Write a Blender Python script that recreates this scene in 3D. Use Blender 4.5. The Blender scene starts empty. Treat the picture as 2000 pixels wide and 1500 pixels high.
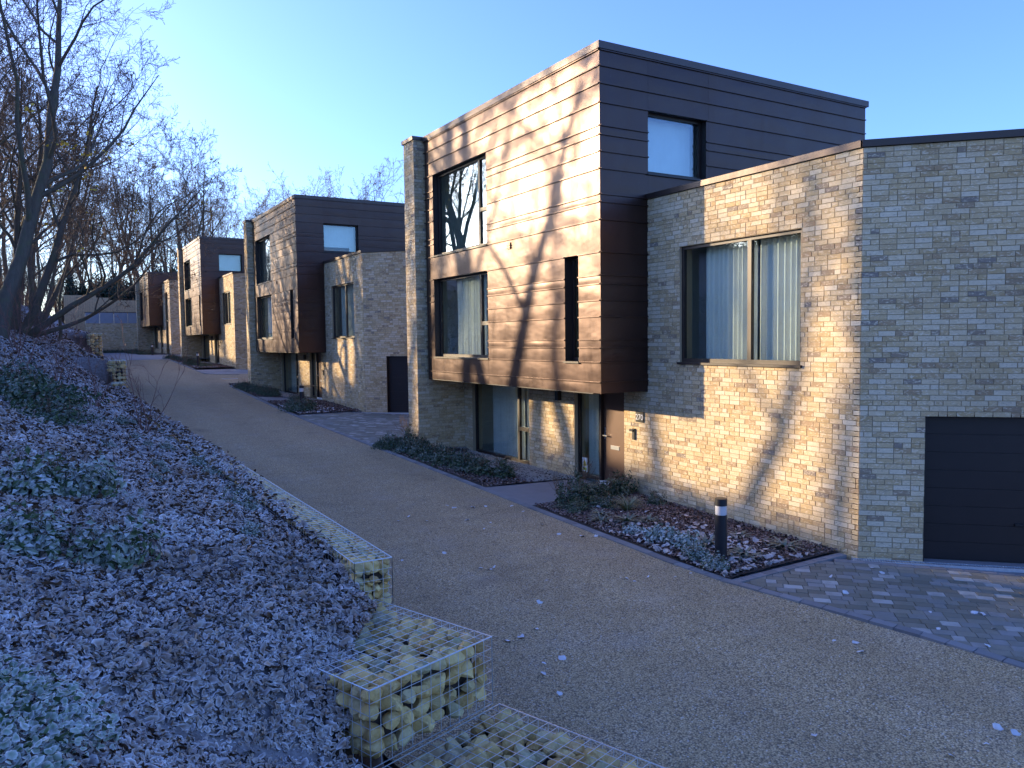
import bpy, math, random
import numpy as np
from mathutils import Vector, Matrix
random.seed(7); RNG = np.random.default_rng(7)
S = bpy.context.scene
COL = S.collection
rad = math.radians
# ------------------------------------------------------------------ camera
yaw, pitch, roll = rad(30.60), rad(-3.30), rad(-0.71)
CAM = Vector((-8.772, -11.596, 3.173))
fw = Vector((math.sin(yaw)*math.cos(pitch), math.cos(yaw)*math.cos(pitch), math.sin(pitch)))
r0 = Vector((math.cos(yaw), -math.sin(yaw), 0)); u0 = r0.cross(fw)
rr = r0*math.cos(roll)+u0*math.sin(roll); uu = -r0*math.sin(roll)+u0*math.cos(roll)
cam = bpy.data.cameras.new('camera'); cam.lens = 1530*36/2000; cam.sensor_width = 36
cam.sensor_fit = 'HORIZONTAL'; cam.clip_end = 3000; cam.clip_start = .05
co = bpy.data.objects.new('camera', cam); COL.objects.link(co)
m = Matrix.Identity(4)
for i, v in enumerate((rr, uu, -fw)):
    for j in range(3): m[j][i] = v[j]
m.translation = CAM; co.matrix_world = m; S.camera = co
# ------------------------------------------------------------------ sky, sun, exposure
SUN = Vector((-1.12, 1.49, .41)).normalized()          # towards the sun
W = bpy.data.worlds.new('World'); S.world = W; W.use_nodes = True
nt = W.node_tree; bg = nt.nodes['Background']
sky = nt.nodes.new('ShaderNodeTexSky'); sky.sky_type = 'NISHITA'; sky.sun_disc = False
sky.sun_elevation = math.asin(SUN.z); sky.sun_rotation = math.atan2(SUN.x, SUN.y)
sky.air_density = 1.0; sky.dust_density = 1.8; sky.ozone_density = 6.2; sky.altitude = 60
hs = nt.nodes.new('ShaderNodeHueSaturation'); hs.inputs['Hue'].default_value = .516; hs.inputs['Saturation'].default_value = 1.0
nt.links.new(sky.outputs[0], hs.inputs['Color']); nt.links.new(hs.outputs[0], bg.inputs[0]); bg.inputs[1].default_value = .15
sl = bpy.data.lights.new('sun', 'SUN'); sl.energy = 2.45; sl.angle = rad(.53); sl.color = (1, .77, .47)
so = bpy.data.objects.new('sun', sl); COL.objects.link(so)
so.rotation_euler = (-SUN).to_track_quat('-Z', 'Y').to_euler(); so.location = (-20, 26, 30)
S.view_settings.view_transform = 'Standard'; S.view_settings.look = 'None'
S.view_settings.exposure = 1.98; S.view_settings.gamma = 1; S.view_settings.use_curve_mapping = False

# ------------------------------------------------------------------ material helpers
class NT:
    def __init__(s, name):
        s.m = bpy.data.materials.new(name); s.m.use_nodes = True; s.t = s.m.node_tree
        s.b = s.t.nodes['Principled BSDF']; s.out = s.t.nodes['Material Output']
    def n(s, ty, ins=None, **kw):
        d = s.t.nodes.new('ShaderNode'+ty)
        for k, v in kw.items(): setattr(d, k, v)
        for k, v in (ins or {}).items(): s.set(d.inputs[k], v)
        return d
    def set(s, sock, v):
        if isinstance(v, bpy.types.NodeSocket): s.t.links.new(v, sock)
        elif isinstance(v, bpy.types.Node): s.t.links.new(v.outputs[0], sock)
        else:
            if isinstance(v, (tuple, list)) and len(v) == 3 and sock.type == 'RGBA': v = (*v, 1)
            sock.default_value = v
    def P(s, **kw):
        names = dict(col='Base Color', rough='Roughness', metal='Metallic', normal='Normal', spec='Specular IOR Level', trans='Transmission Weight', coat='Coat Weight', sheen='Sheen Weight')
        for k, v in kw.items(): s.set(s.b.inputs[names[k]], v)
        return s.m
    def pos(s): return s.n('NewGeometry').outputs['Position']
    def math(s, op, a, b=0., c=0.):
        return s.n('Math', {0: a, 1: b, 2: c}, operation=op).outputs[0]
    def mix(s, f, a, b, blend='MIX'):
        d = s.n('Mix', data_type='RGBA', blend_type=blend)
        s.set(d.inputs['Factor'], f); s.set(d.inputs['A'], a); s.set(d.inputs['B'], b)
        return d.outputs['Result']
    def ramp(s, f, stops, interp='LINEAR'):
        d = s.n('ValToRGB', {0: f}); cr = d.color_ramp; cr.interpolation = interp
        while len(cr.elements) < len(stops): cr.elements.new(.5)
        for e, (p, c) in zip(cr.elements, stops):
            e.position = p; e.color = (*c, 1) if len(c) == 3 else c
        return d.outputs[0]
    def noise(s, scale, detail=3, rough=.55, vec=None, dist=0):
        d = s.n('TexNoise', {'Scale': scale, 'Detail': detail, 'Roughness': rough, 'Distortion': dist})
        s.set(d.inputs['Vector'], vec if vec is not None else s.pos()); return d.outputs[0]
    def bump(s, h, strength=.4, dist=.01):
        return s.n('Bump', {'Height': h, 'Strength': strength, 'Distance': dist}).outputs[0]
    def tone(s):
        a = s.n('Attribute', attribute_name='tone').outputs['Fac']
        r = s.n('ObjectInfo').outputs['Random']
        return s.math('FRACT', s.math('ADD', a, r))
    def scalevec(s, v, sc):
        return s.n('VectorMath', {0: v, 1: sc}, operation='MULTIPLY').outputs[0]
M = {}
def simple(name, col, rough=.7, metal=0., bump=0, bscale=40, spec=.5, var=.12, vscale=3):
    q = NT(name)
    c = q.mix(q.noise(vscale), tuple(x*(1-var) for x in col), tuple(min(1, x*(1+var)) for x in col))
    q.P(col=c, rough=rough, metal=metal, spec=spec)
    if bump: q.P(normal=q.bump(q.noise(bscale), bump, .01))
    M[name] = q.m; return q
def up_fac(q, lo, hi):
    z = q.n('SeparateXYZ', {0: q.n('NewGeometry').outputs['Normal']}).outputs['Z']
    d = q.n('MapRange', {0: z, 1: lo, 2: hi}); return d.outputs[0]

# brick
q = NT('brick'); t = q.tone(); p = q.pos()
base = q.ramp(t, [(0, (.49, .34, .17)), (.14, (.57, .41, .215)), (.32, (.62, .46, .26)), (.52, (.66, .51, .31)), (.72, (.72, .60, .42)), (.84, (.55, .40, .22)), (.94, (.43, .29, .16)), (.985, (.30, .235, .17)), (1, (.26, .21, .17))])
pv = q.n('VectorMath', {0: p, 1: q.n('CombineXYZ', {0: q.math('MULTIPLY', t, 37.), 2: q.math('MULTIPLY', t, 91.)})}, operation='ADD').outputs[0]
n1 = q.noise(15, 3, .6, q.scalevec(pv, (1, 1, 2.2)), 1.0); n2 = q.noise(26, 3, .6, q.scalevec(pv, (1, 1, 2)), .6)
c = q.mix(q.n('MapRange', {0: n1, 1: .51, 2: .66, 4: .8}).outputs[0], base, (.80, .67, .47))
zz_ = q.n('SeparateXYZ', {0: p}).outputs['Z']
large = q.n('MapRange', {0: q.noise(.55, 4, .6), 1: .35, 2: .7, 3: .84, 4: 1.08}).outputs[0]
c = q.mix(1., c, q.n('CombineColor', {0: large, 1: large, 2: large}).outputs[0], 'MULTIPLY')
c = q.mix(q.n('MapRange', {0: n2, 1: .565, 2: .70, 4: .62}).outputs[0], c, (.25, .20, .16))
q.P(col=c, rough=.92, spec=.25, normal=q.bump(q.noise(90, 4, .7), .55, .006)); M['brick'] = q.m
simple('mortar', (.40, .31, .195), .95, bump=.5, bscale=150, spec=.2)
# weathered bronze metal
def metal_mat(name, c0, c1, rough, metal=.75):
    q = NT(name); p = q.pos(); t = q.tone()
    streak = q.noise(1.7, 5, .62, q.scalevec(p, (1.2, 1.2, .35)), .6); fine = q.noise(30, 3, .6, q.scalevec(p, (1, 1, .25)))
    f = q.math('ADD', q.math('MULTIPLY', streak, .75), q.math('MULTIPLY', t, .25))
    c = q.mix(f, c0, c1); c = q.mix(q.n('MapRange', {0: fine, 1: .6, 2: .8, 4: .25}).outputs[0], c, (.11, .085, .075))
    rg = q.n('MapRange', {0: streak, 1: .3, 2: .75, 3: rough-.07, 4: rough+.1}).outputs[0]
    wav = q.noise(1.5, 2, .45, q.scalevec(p, (1, 1, 1.8)), .1)
    q.P(col=c, rough=rg, metal=metal, normal=q.bump(wav, .22, .05)); M[name] = q.m
metal_mat('cladding', (.044, .028, .026), (.085, .052, .042), .36, .75)
metal_mat('coping_metal', (.05, .036, .032), (.10, .075, .065), .42, .6)
simple('dark_metal', (.03, .024, .022), .5, .3)
simple('frame_bronze', (.030, .018, .014), .45, .1, var=.2)
simple('door_brown', (.115, .062, .040), .42, .25, var=.15)
simple('garage_panel', (.022, .015, .014), .45, .1, var=.2, bump=.08, bscale=60)
simple('black_plastic', (.012, .012, .014), .4)
simple('bollard_paint', (.016, .018, .024), .42, .2)
simple('steel', (.55, .56, .58), .3, .9)
simple('galvanised', (.62, .66, .70), .4, .6, var=.25, vscale=25)
simple('white_paint', (.75, .75, .74), .6)
simple('room_wall', (.42, .44, .40), .9)
simple('roofing', (.12, .12, .12), .9, bump=.4)
simple('curtain', (.66, .64, .59), .9, var=.08)
simple('blind', (.58, .58, .58), .85)
simple('yellow_print', (.75, .55, .02), .5, var=.02)
simple('black_print', (.02, .02, .02), .5)
simple('green_print', (.45, .55, .05), .5)
simple('white_print', (.8, .8, .8), .5, var=.02)
simple('slate_paving', (.21, .20, .20), .75, bump=.25, bscale=30, var=.2)
simple('concrete_edge', (.22, .21, .2), .9, bump=.4, var=.2)
simple('soil', (.045, .032, .025), .98, bump=1, bscale=30, var=.5)
simple('render_grey', (.30, .31, .34), .8, var=.15)
# glass
q = NT('glass')
bf = q.n('NewGeometry').outputs['Backfacing']; ior = q.math('ADD', 1.52, q.math('MULTIPLY', bf, 1/1.52-1.52))
fr = q.n('Fresnel', {0: ior}).outputs[0]; fac = q.math('MINIMUM', q.math('ADD', q.math('MULTIPLY', fr, 1.15), .025), .97)
tr = q.n('BsdfTransparent', {0: (.92, .975, .95)}); gl = q.n('BsdfGlossy', {0: (.95, .97, 1), 'Roughness': .0})
mx = q.n('MixShader', {0: fac, 1: tr, 2: gl}); q.t.links.new(mx.outputs[0], q.out.inputs[0]); M['glass'] = q.m
q = NT('clear_plastic'); tr = q.n('BsdfTransparent', {0: (.8, .8, .8)}); df = q.n('BsdfPrincipled', {'Base Color': (.75, .76, .78), 'Roughness': .25})
mx = q.n('MixShader', {0: .65, 1: tr, 2: df}); q.t.links.new(mx.outputs[0], q.out.inputs[0]); M['clear_plastic'] = q.m
# resin gravel road
q = NT('road_gravel'); p = q.pos()
v1 = q.n('TexVoronoi', {'Vector': p, 'Scale': 62., 'Randomness': 1.}); v2 = q.n('TexVoronoi', {'Vector': p, 'Scale': 130.})
g = q.n('SeparateColor', {0: v1.outputs['Color']}).outputs[0]
stone = q.ramp(g, [(0, (.30, .215, .12)), (.25, (.50, .36, .19)), (.5, (.60, .44, .235)), (.75, (.69, .52, .30)), (.93, (.76, .61, .38)), (1, (.74, .68, .6))])
big = q.noise(.55, 4, .6); stone = q.mix(q.n('MapRange', {0: big, 1: .35, 2: .7, 4: .35}).outputs[0], stone, (.47, .345, .19), 'MIX')
sx = q.n('SeparateXYZ', {0: p}).outputs['X']
wob = q.math('ADD', sx, q.math('MULTIPLY', q.noise(.25, 2), .9))
trk = q.math('MULTIPLY', q.math('ADD', q.math('SINE', q.math('MULTIPLY', wob, 3.6)), 1.), .5)
stone = q.mix(q.math('MULTIPLY', trk, .22), stone, (.34, .24, .135))
damp = q.n('MapRange', {0: q.noise(.9, 6, .7, None, .8), 1: .56, 2: .70, 4: .38}).outputs[0]
stone = q.mix(damp, stone, (.17, .125, .08))
frost = q.n('MapRange', {0: q.noise(1.3, 5, .65), 1: .52, 2: .72, 4: .22}).outputs[0]
stone = q.mix(frost, stone, (.62, .56, .50))
gap = q.n('MapRange', {0: v1.outputs['Distance'], 1: .35, 2: .75, 3: 0., 4: .75}).outputs[0]
stone = q.mix(gap, stone, (.07, .055, .045))
q.P(col=stone, rough=.85, spec=.3, normal=q.bump(q.math('MULTIPLY', v1.outputs['Distance'], -1.), 1., .012)); M['road_gravel'] = q.m
# paver
q = NT('paver'); t = q.tone()
c = q.ramp(t, [(0, (.15, .14, .11)), (.3, (.19, .18, .145)), (.55, (.235, .22, .18)), (.75, (.20, .20, .19)), (.84, (.26, .255, .245)), (.89, (.36, .35, .33)), (1, (.43, .42, .39))])
c = q.mix(q.n('MapRange', {0: q.noise(5, 5, .7), 1: .4, 2: .75, 4: .5}).outputs[0], c, (.14, .135, .09))
q.P(col=c, rough=.8, spec=.35, normal=q.bump(q.noise(80, 4, .7), .4, .005)); M['paver'] = q.m
q = NT('kerb_block'); t = q.tone()
c = q.mix(t, (.15, .15, .155), (.23, .23, .235)); c = q.mix(q.n('MapRange', {0: q.noise(14, 4, .7), 1: .5, 2: .75, 4: .4}).outputs[0], c, (.25, .25, .26))
q.P(col=c, rough=.8, normal=q.bump(q.noise(90), .3, .005)); M['kerb_block'] = q.m
# gabion stone
q = NT('gabion_stone'); t = q.tone()
c = q.ramp(t, [(0, (.45, .27, .09)), (.2, (.62, .41, .15)), (.42, (.78, .55, .22)), (.6, (.52, .38, .16)), (.75, (.60, .48, .26)), (.86, (.36, .33, .18)), (.94, (.20, .22, .18)), (1, (.58, .33, .12))])
c = q.mix(q.n('MapRange', {0: q.noise(16, 5, .65), 1: .45, 2: .7, 4: .55}).outputs[0], c, (.84, .69, .38))
c = q.mix(q.n('MapRange', {0: q.noise(9, 4, .7), 1: .53, 2: .68, 4: .7}).outputs[0], c, (.22, .13, .05))
q.P(col=c, rough=.85, spec=.3, normal=q.bump(q.noise(45, 6, .7), .7, .012)); M['gabion_stone'] = q.m
# bank ground + litter
def frosted(name, ramp, frostcol, lo, hi, amt, nscale=7, rough=.85, spec=.3, bump=0, rim=False, bigr=(.3, .65, .55)):
    q = NT(name); t = q.tone(); c = q.ramp(t, ramp)
    f = q.math('MULTIPLY', up_fac(q, lo, hi), q.n('MapRange', {0: q.noise(nscale, 4, .65), 1: .3, 2: .62, 3: .25, 4: 1.}).outputs[0])
    big = q.n('MapRange', {0: q.noise(.6 if not rim else 1.1, 5, .65), 1: bigr[0], 2: bigr[1], 3: bigr[2], 4: 1.}).outputs[0]
    if rim: f = q.math('MULTIPLY', f, q.math('ADD', .18, q.math('MULTIPLY', q.math('POWER', q.n('Attribute', attribute_name='rim').outputs['Fac'], 1.6), .95)))
    f = q.math('MINIMUM', q.math('MULTIPLY', q.math('MULTIPLY', f, big), amt), 1.)
    c = q.mix(f, c, frostcol); q.P(col=c, rough=rough, spec=spec)
    if bump: q.P(normal=q.bump(q.noise(60, 4, .7), bump, .01))
    M[name] = q.m
FR = (.90, .86, .86); FRL = (.93, .89, .86)
frosted('frosted_litter', [(0, (.07, .036, .02)), (.35, (.14, .078, .045)), (.7, (.22, .135, .085)), (.9, (.19, .14, .10)), (1, (.42, .22, .10))], FRL, -.1, .9, .92, 11, rim=True, bigr=(.34, .62, .36))
frosted('bank_soil', [(0, (.05, .035, .027)), (1, (.07, .048, .038))], FR, .6, 1, .55, 14, bump=1)
frosted('frosted_leaf', [(0, (.05, .085, .035)), (.5, (.085, .13, .055)), (1, (.13, .17, .085))], FR, -.1, .9, .8, 25)
frosted('frosted_pale', [(0, (.13, .18, .12)), (1, (.24, .29, .21))], (.74, .78, .82), -.2, .8, .95, 30)
frosted('green_leaf', [(0, (.022, .045, .018)), (.6, (.045, .08, .03)), (1, (.08, .115, .05))], FR, .2, 1, .25, 12, rough=.6)
frosted('grass_leaf', [(0, (.05, .08, .03)), (.6, (.09, .12, .04)), (1, (.17, .17, .07))], FR, .2, 1, .2, 12, rough=.6)
frosted('bark_chip', [(0, (.05, .022, .015)), (.5, (.10, .045, .028)), (.85, (.14, .07, .045)), (1, (.30, .22, .15))], FR, .5, 1, .3, 4)
frosted('fallen_leaf', [(0, (.35, .34, .36)), (1, (.50, .48, .46))], (.74, .75, .80), -.2, .6, .85, 20)
frosted('bed_leaf', [(0, (.2, .15, .12)), (1, (.42, .36, .32))], FR, -.1, .8, .45, 14)
frosted('cover_leaf', [(0, (.09, .15, .07)), (.5, (.14, .21, .11)), (1, (.21, .27, .16))], FR, -.3, .7, .85, 25, rim=True)
frosted('evergreen', [(0, (.010, .024, .012)), (.6, (.02, .042, .02)), (1, (.04, .065, .03))], FR, .3, 1, .12, 12, rough=.6)
simple('pebble', (.34, .31, .27), .8, var=.55, vscale=28)
q = NT('bark'); p = q.pos()
c = q.mix(q.noise(9, 5, .7, q.scalevec(p, (1, 1, .25))), (.055, .045, .034), (.17, .145, .115)); c = q.mix(q.n('MapRange', {0: q.noise(2.2, 3), 1: .5, 2: .7, 4: .5}).outputs[0], c, (.10, .12, .06))
q.P(col=c, rough=.95, spec=.15, normal=q.bump(q.noise(24, 5, .7, q.scalevec(p, (1, 1, .2))), .8, .02)); M['bark'] = q.m
simple('twig', (.165, .112, .075), .9, var=.3, spec=.2)
simple('twig_red', (.17, .075, .055), .7, var=.3)
simple('yellow_leaf', (.60, .36, .03), .7)
simple('timber', (.55, .35, .19), .85, var=.35, vscale=6)

# ------------------------------------------------------------------ mesh helpers
def new_mesh(name, V, F, mat, smooth=False, tone=None):
    me = bpy.data.meshes.new(name)
    V = np.asarray(V, dtype=np.float32)
    if isinstance(F, np.ndarray):
        k = F.shape[1]; me.vertices.add(len(V)); me.vertices.foreach_set('co', V.ravel())
        me.loops.add(F.size); me.loops.foreach_set('vertex_index', F.ravel().astype(np.int32))
        me.polygons.add(len(F)); me.polygons.foreach_set('loop_start', np.arange(0, F.size, k, dtype=np.int32))
        me.polygons.foreach_set('loop_total', np.full(len(F), k, dtype=np.int32))
        me.update(calc_edges=True); me.validate()
    else:
        me.from_pydata([tuple(map(float, v)) for v in V], [], F); me.update()
    for mm in (mat if isinstance(mat, (list, tuple)) else [mat]): me.materials.append(M[mm])
    me.polygons.foreach_set('use_smooth', np.full(len(me.polygons), bool(smooth)))
    if tone is not None:
        a = me.attributes.new('tone', 'FLOAT', 'POINT'); a.data.foreach_set('value', np.asarray(tone, dtype=np.float32))
    return me
def link(name, data, parent=None, loc=None):
    o = bpy.data.objects.new(name, data); COL.objects.link(o)
    if parent is not None: o.parent = parent
    if loc is not None: o.location = loc
    return o
def tag(o, label=None, cat=None, group=None, kind=None):
    if label: o['label'] = label
    if cat: o['category'] = cat
    if group: o['group'] = group
    if kind: o['kind'] = kind
    return o
def empty(name, loc, rz=0): 
    o = link(name, None, None, loc); o.rotation_euler = (0, 0, rz); o.empty_display_size = .2; return o
BF = [(0, 3, 2, 1), (4, 5, 6, 7), (0, 1, 5, 4), (1, 2, 6, 5), (2, 3, 7, 6), (3, 0, 4, 7)]
class MB:
    """collects boxes in a frame: o origin, u along, n outward normal, z up"""
    def __init__(s, o=(0, 0, 0), u=(1, 0, 0), n=(0, 1, 0)):
        s.o, s.u, s.n_ = Vector(o), Vector(u), Vector(n); s.V = []; s.F = []
    def pt(s, a, b, c): return s.o+s.u*a+s.n_*b+Vector((0, 0, c))
    def box(s, a0, a1, b0, b1, c0, c1):
        k = len(s.V)
        s.V += [s.pt(a, b, c) for c in (c0, c1) for a, b in ((a0, b0), (a1, b0), (a1, b1), (a0, b1))]
        flip = s.u.cross(s.n_).z < 0
        s.F += [tuple(k+i for i in (f[::-1] if flip else f)) for f in BF]; return s
    def cyl(s, c, r, z0, z1, n=20, r1=None):
        k = len(s.V); r1 = r if r1 is None else r1
        for z, q_ in ((z0, r), (z1, r1)):
            s.V += [Vector((c[0]+q_*math.cos(2*math.pi*i/n), c[1]+q_*math.sin(2*math.pi*i/n), z)) for i in range(n)]
        s.F += [(k+i, k+(i+1) % n, k+n+(i+1) % n, k+n+i) for i in range(n)]+[tuple(k+i for i in range(n))[::-1], tuple(k+n+i for i in range(n))]
        return s
    def mesh(s, name, mat, smooth=False, tone=None): return new_mesh(name, s.V, s.F, mat, smooth, tone)
    def build(s, name, mat, parent=None, smooth=False): return link(name, s.mesh(name, mat, smooth), parent)
CACHE = {}
def part(name, key, fn, parent):
    if key not in CACHE: CACHE[key] = fn()
    return link(name, CACHE[key], parent)

# ------------------------------------------------------------------ ground levels
def interp(y, pts): return np.interp(y, [a for a, b in pts], [b for a, b in pts])
RP = [(-40, -1.4), (-12, -.35), (-4.6, -.05), (8, .32), (17.5, .62), (28, 1.08), (38.7, 1.6), (49, 1.98), (58, 2.2), (76, 2.27), (200, 4)]
def zr(y): return interp(y, RP)
FP = [(-40, -1.4), (-12, -.3), (-4.6, -.02), (0, .09), (7.4, .11), (8.4, .34), (15.7, .56), (20.3, .66), (27.7, .69), (28.7, 1.1), (38.7, 1.6), (43.3, 1.70), (51, 1.72), (51.9, 2.0), (58, 2.2), (76, 2.27), (200, 4)]
def gz(x, y):
    """ground right of the road, from kerb level to house level"""
    f = np.clip((np.asarray(x, float)+1.2)/2.0, 0, 1)
    return zr(y)*(1-f)+interp(y, FP)*f
XG = [(-30, -1.0), (-12, -4.5), (-8.3, -5.68), (-7.0, -6.15), (-5.5, -6.36), (8, -6.37), (20, -6.3), (28, -6.0), (46, -6.0), (76, -5.55), (200, -5.5)]
def xg(y): return interp(y, XG)
def wg(y): return interp(y, [(-7.05, 1.18), (-6.75, .95), (-6.4, .80), (-5.92, .38), (-5.5, .33)])
def zstep(y):
    return interp(y, [(-12, -.1), (-9.2, .12), (-8.0, .40), (-7.1, .66), (-6.7, .98), (-6.2, 1.15), (-5.6, 1.18), (-4.9, 1.32), (27.3, 1.34), (27.5, 2.42), (45.4, 2.42), (45.6, 3.85)])
def zstep_old(y):
    y = np.asarray(y, float)
    return np.where(y < -8.2, .30, np.where(y < -6.95, .60, np.where(y < -5.5, 1.04, np.where(y < 27.4, 1.34, np.where(y < 45.5, 2.42, 3.85)))))
ZS = [(-40, -.4), (-12, .80), (-8, 1.0), (-5.5, 1.2), (10, 1.42), (27, 2.0), (36, 2.6), (46, 3.4), (76, 4.8), (200, 8)]
XE = [(-30, -2.2), (-12, -5.7), (-8.3, -6.85), (-7.1, -7.3), (-6.7, -7.15), (-6.2, -7.0), (-5.2, -6.75), (-4.6, -6.69), (8, -6.69), (20, -6.62), (28, -6.32), (46, -6.32), (76, -5.87), (200, -5.8)]
def xe(y): return interp(y, XE)
def bank(x, y):
    x = np.asarray(x, float); y = np.asarray(y, float)
    d = np.maximum(xe(y)-x, 0)
    e = zstep(y)-.05; w = np.clip(d/2.2, 0, 1); w = w*w*(3-2*w)
    b0 = e*(1-w)+interp(y, ZS)*w
    s1 = interp(y, [(-12, .27), (0, .3), (12, .4), (40, .44)])
    z = b0+s1*np.minimum(d, 6)+CREST*np.clip(d-6, 0, 13)+.05*np.clip(d-19, 0, 200)
    z = z+.05*np.sin(x*1.9+y*.7)*np.clip(d, 0, 1)+.035*np.sin(x*.8-y*2.1)*np.clip(d, 0, 1)
    return z
CREST = .33  # slope of the unseen upper hill, shaped so its shadow covers the drive
def terrain(x, y):
    x = np.asarray(x, float); y = np.asarray(y, float)
    left = x < xg(y)-wg(y)
    z = np.where(left, bank(x, y)-.02, np.where(x < -1.2, zr(y)-.08, gz(x, y)-.08))
    far = np.clip((y-80)/12, 0, 1); z = np.where(~left, z+far*3.5, z)
    return z

# terrain sheet reaching the horizon (non-uniform grid)
def axis(pts):
    out = []
    for a, b, n in pts: out += list(np.linspace(a, b, n, endpoint=False))
    return np.array(out+[pts[-1][1]])
gx = axis([(-900, -60, 10), (-60, -14, 24), (-14, -5, 60), (-5, 3, 24), (3, 40, 12), (40, 900, 10)])
gy = axis([(-900, -40, 8), (-40, -13, 18), (-13, 12, 100), (12, 50, 110), (50, 95, 45), (95, 900, 16)])
GX, GY = np.meshgrid(gx, gy); GZ = terrain(GX, GY)
nx = len(gx); I = np.arange((len(gy)-1)*(nx)).reshape(len(gy)-1, nx)[:, :-1].ravel()
F = np.stack([I, I+1, I+nx+1, I+nx], 1)
gnd = link('ground', new_mesh('ground', np.stack([GX.ravel(), GY.ravel(), GZ.ravel()], 1), F, 'bank_soil', True)); tag(gnd, kind='structure')
# road sheet
ys = axis([(-40, -12, 10), (-12, 50, 90), (50, 76, 16)]); rows = []
for y in ys:
    x0 = float(xg(y))-.3; x1 = -1.28 if y < 28.5 or y > 34.5 else 1.5
    if y < -3.3: x1 = -1.28+1.0*max(0, (-3.3-y)/5)**1.5
    if y < -9.5: x1 = .6
    rows.append([(x0+(x1-x0)*i/8, y, float(zr(y))-.035*abs(i/4-1)**2*0) for i in range(9)])
V = np.array(rows).reshape(-1, 3); I = (np.arange(len(ys)-1)[:, None]*9+np.arange(8)).ravel()
road = link('road', new_mesh('road', V, np.stack([I, I+1, I+10, I+9], 1), 'road_gravel', True)); tag(road, kind='structure')

# ------------------------------------------------------------------ kerbs and pavings
KERB = [(.55, -10.5), (.05, -9.2), (-.48, -7.6), (-.63, -6.6), (-.80, -5.9), (-1.02, -5.1), (-1.22, -4.3), (-1.29, -3.3), (-1.30, 0), (-1.32, 8), (-1.38, 14), (-1.34, 22), (-1.28, 27.6), (-.9, 28.6), (-.2, 29.2)]
KERB2 = [(.4, 33.9), (-.6, 34.3), (-1.25, 35.2), (-1.32, 38), (-1.32, 49.5), (-1.1, 52)]
kb = MB().box(-.131, .131, -.065, .065, -.10, .018).mesh('kerb_block', 'kerb_block')
def kerb(pts, step=.272):
    root = empty('kerb', (pts[0][0], pts[0][1], 0)); tag(root, kind='structure')
    P_ = [Vector((a, b, 0)) for a, b in pts]; L = [0]
    for a, b in zip(P_, P_[1:]): L.append(L[-1]+(b-a).length)
    s = step/2
    while s < L[-1]:
        i = max(k for k in range(len(P_)-1) if L[k] <= s); d = (P_[i+1]-P_[i]).normalized(); q_ = P_[i]+d*(s-L[i])
        o = link('kerb_block', kb, root); 
        o.location = (q_.x-root.location.x, q_.y-root.location.y, float(zr(q_.y))+random.uniform(-.002, .003))
        sl_ = float(zr(q_.y+.1)-zr(q_.y-.1))/.2
        o.rotation_euler = Matrix(((d.x, -d.y, 0), (d.y, d.x, 0), (0, 0, 1))).to_euler(); o.rotation_euler.y = -math.atan(sl_*d.y)
        s += step
kerb(KERB); kerb(KERB2)
def kerbx(y): return np.interp(y, [b for a, b in KERB], [a for a, b in KERB])
def clip(poly, a, b):
    out = []; nx_, ny_ = -(b[1]-a[1]), b[0]-a[0]
    f = lambda p_: (p_[0]-a[0])*nx_+(p_[1]-a[1])*ny_
    for i in range(len(poly)):
        p_, q_ = poly[i-1], poly[i]; fp, fq = f(p_), f(q_)
        if (fp >= 0) != (fq >= 0): k = fp/(fp-fq); out.append((p_[0]+(q_[0]-p_[0])*k, p_[1]+(q_[1]-p_[1])*k))
        if fq >= 0: out.append(q_)
    return out
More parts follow.
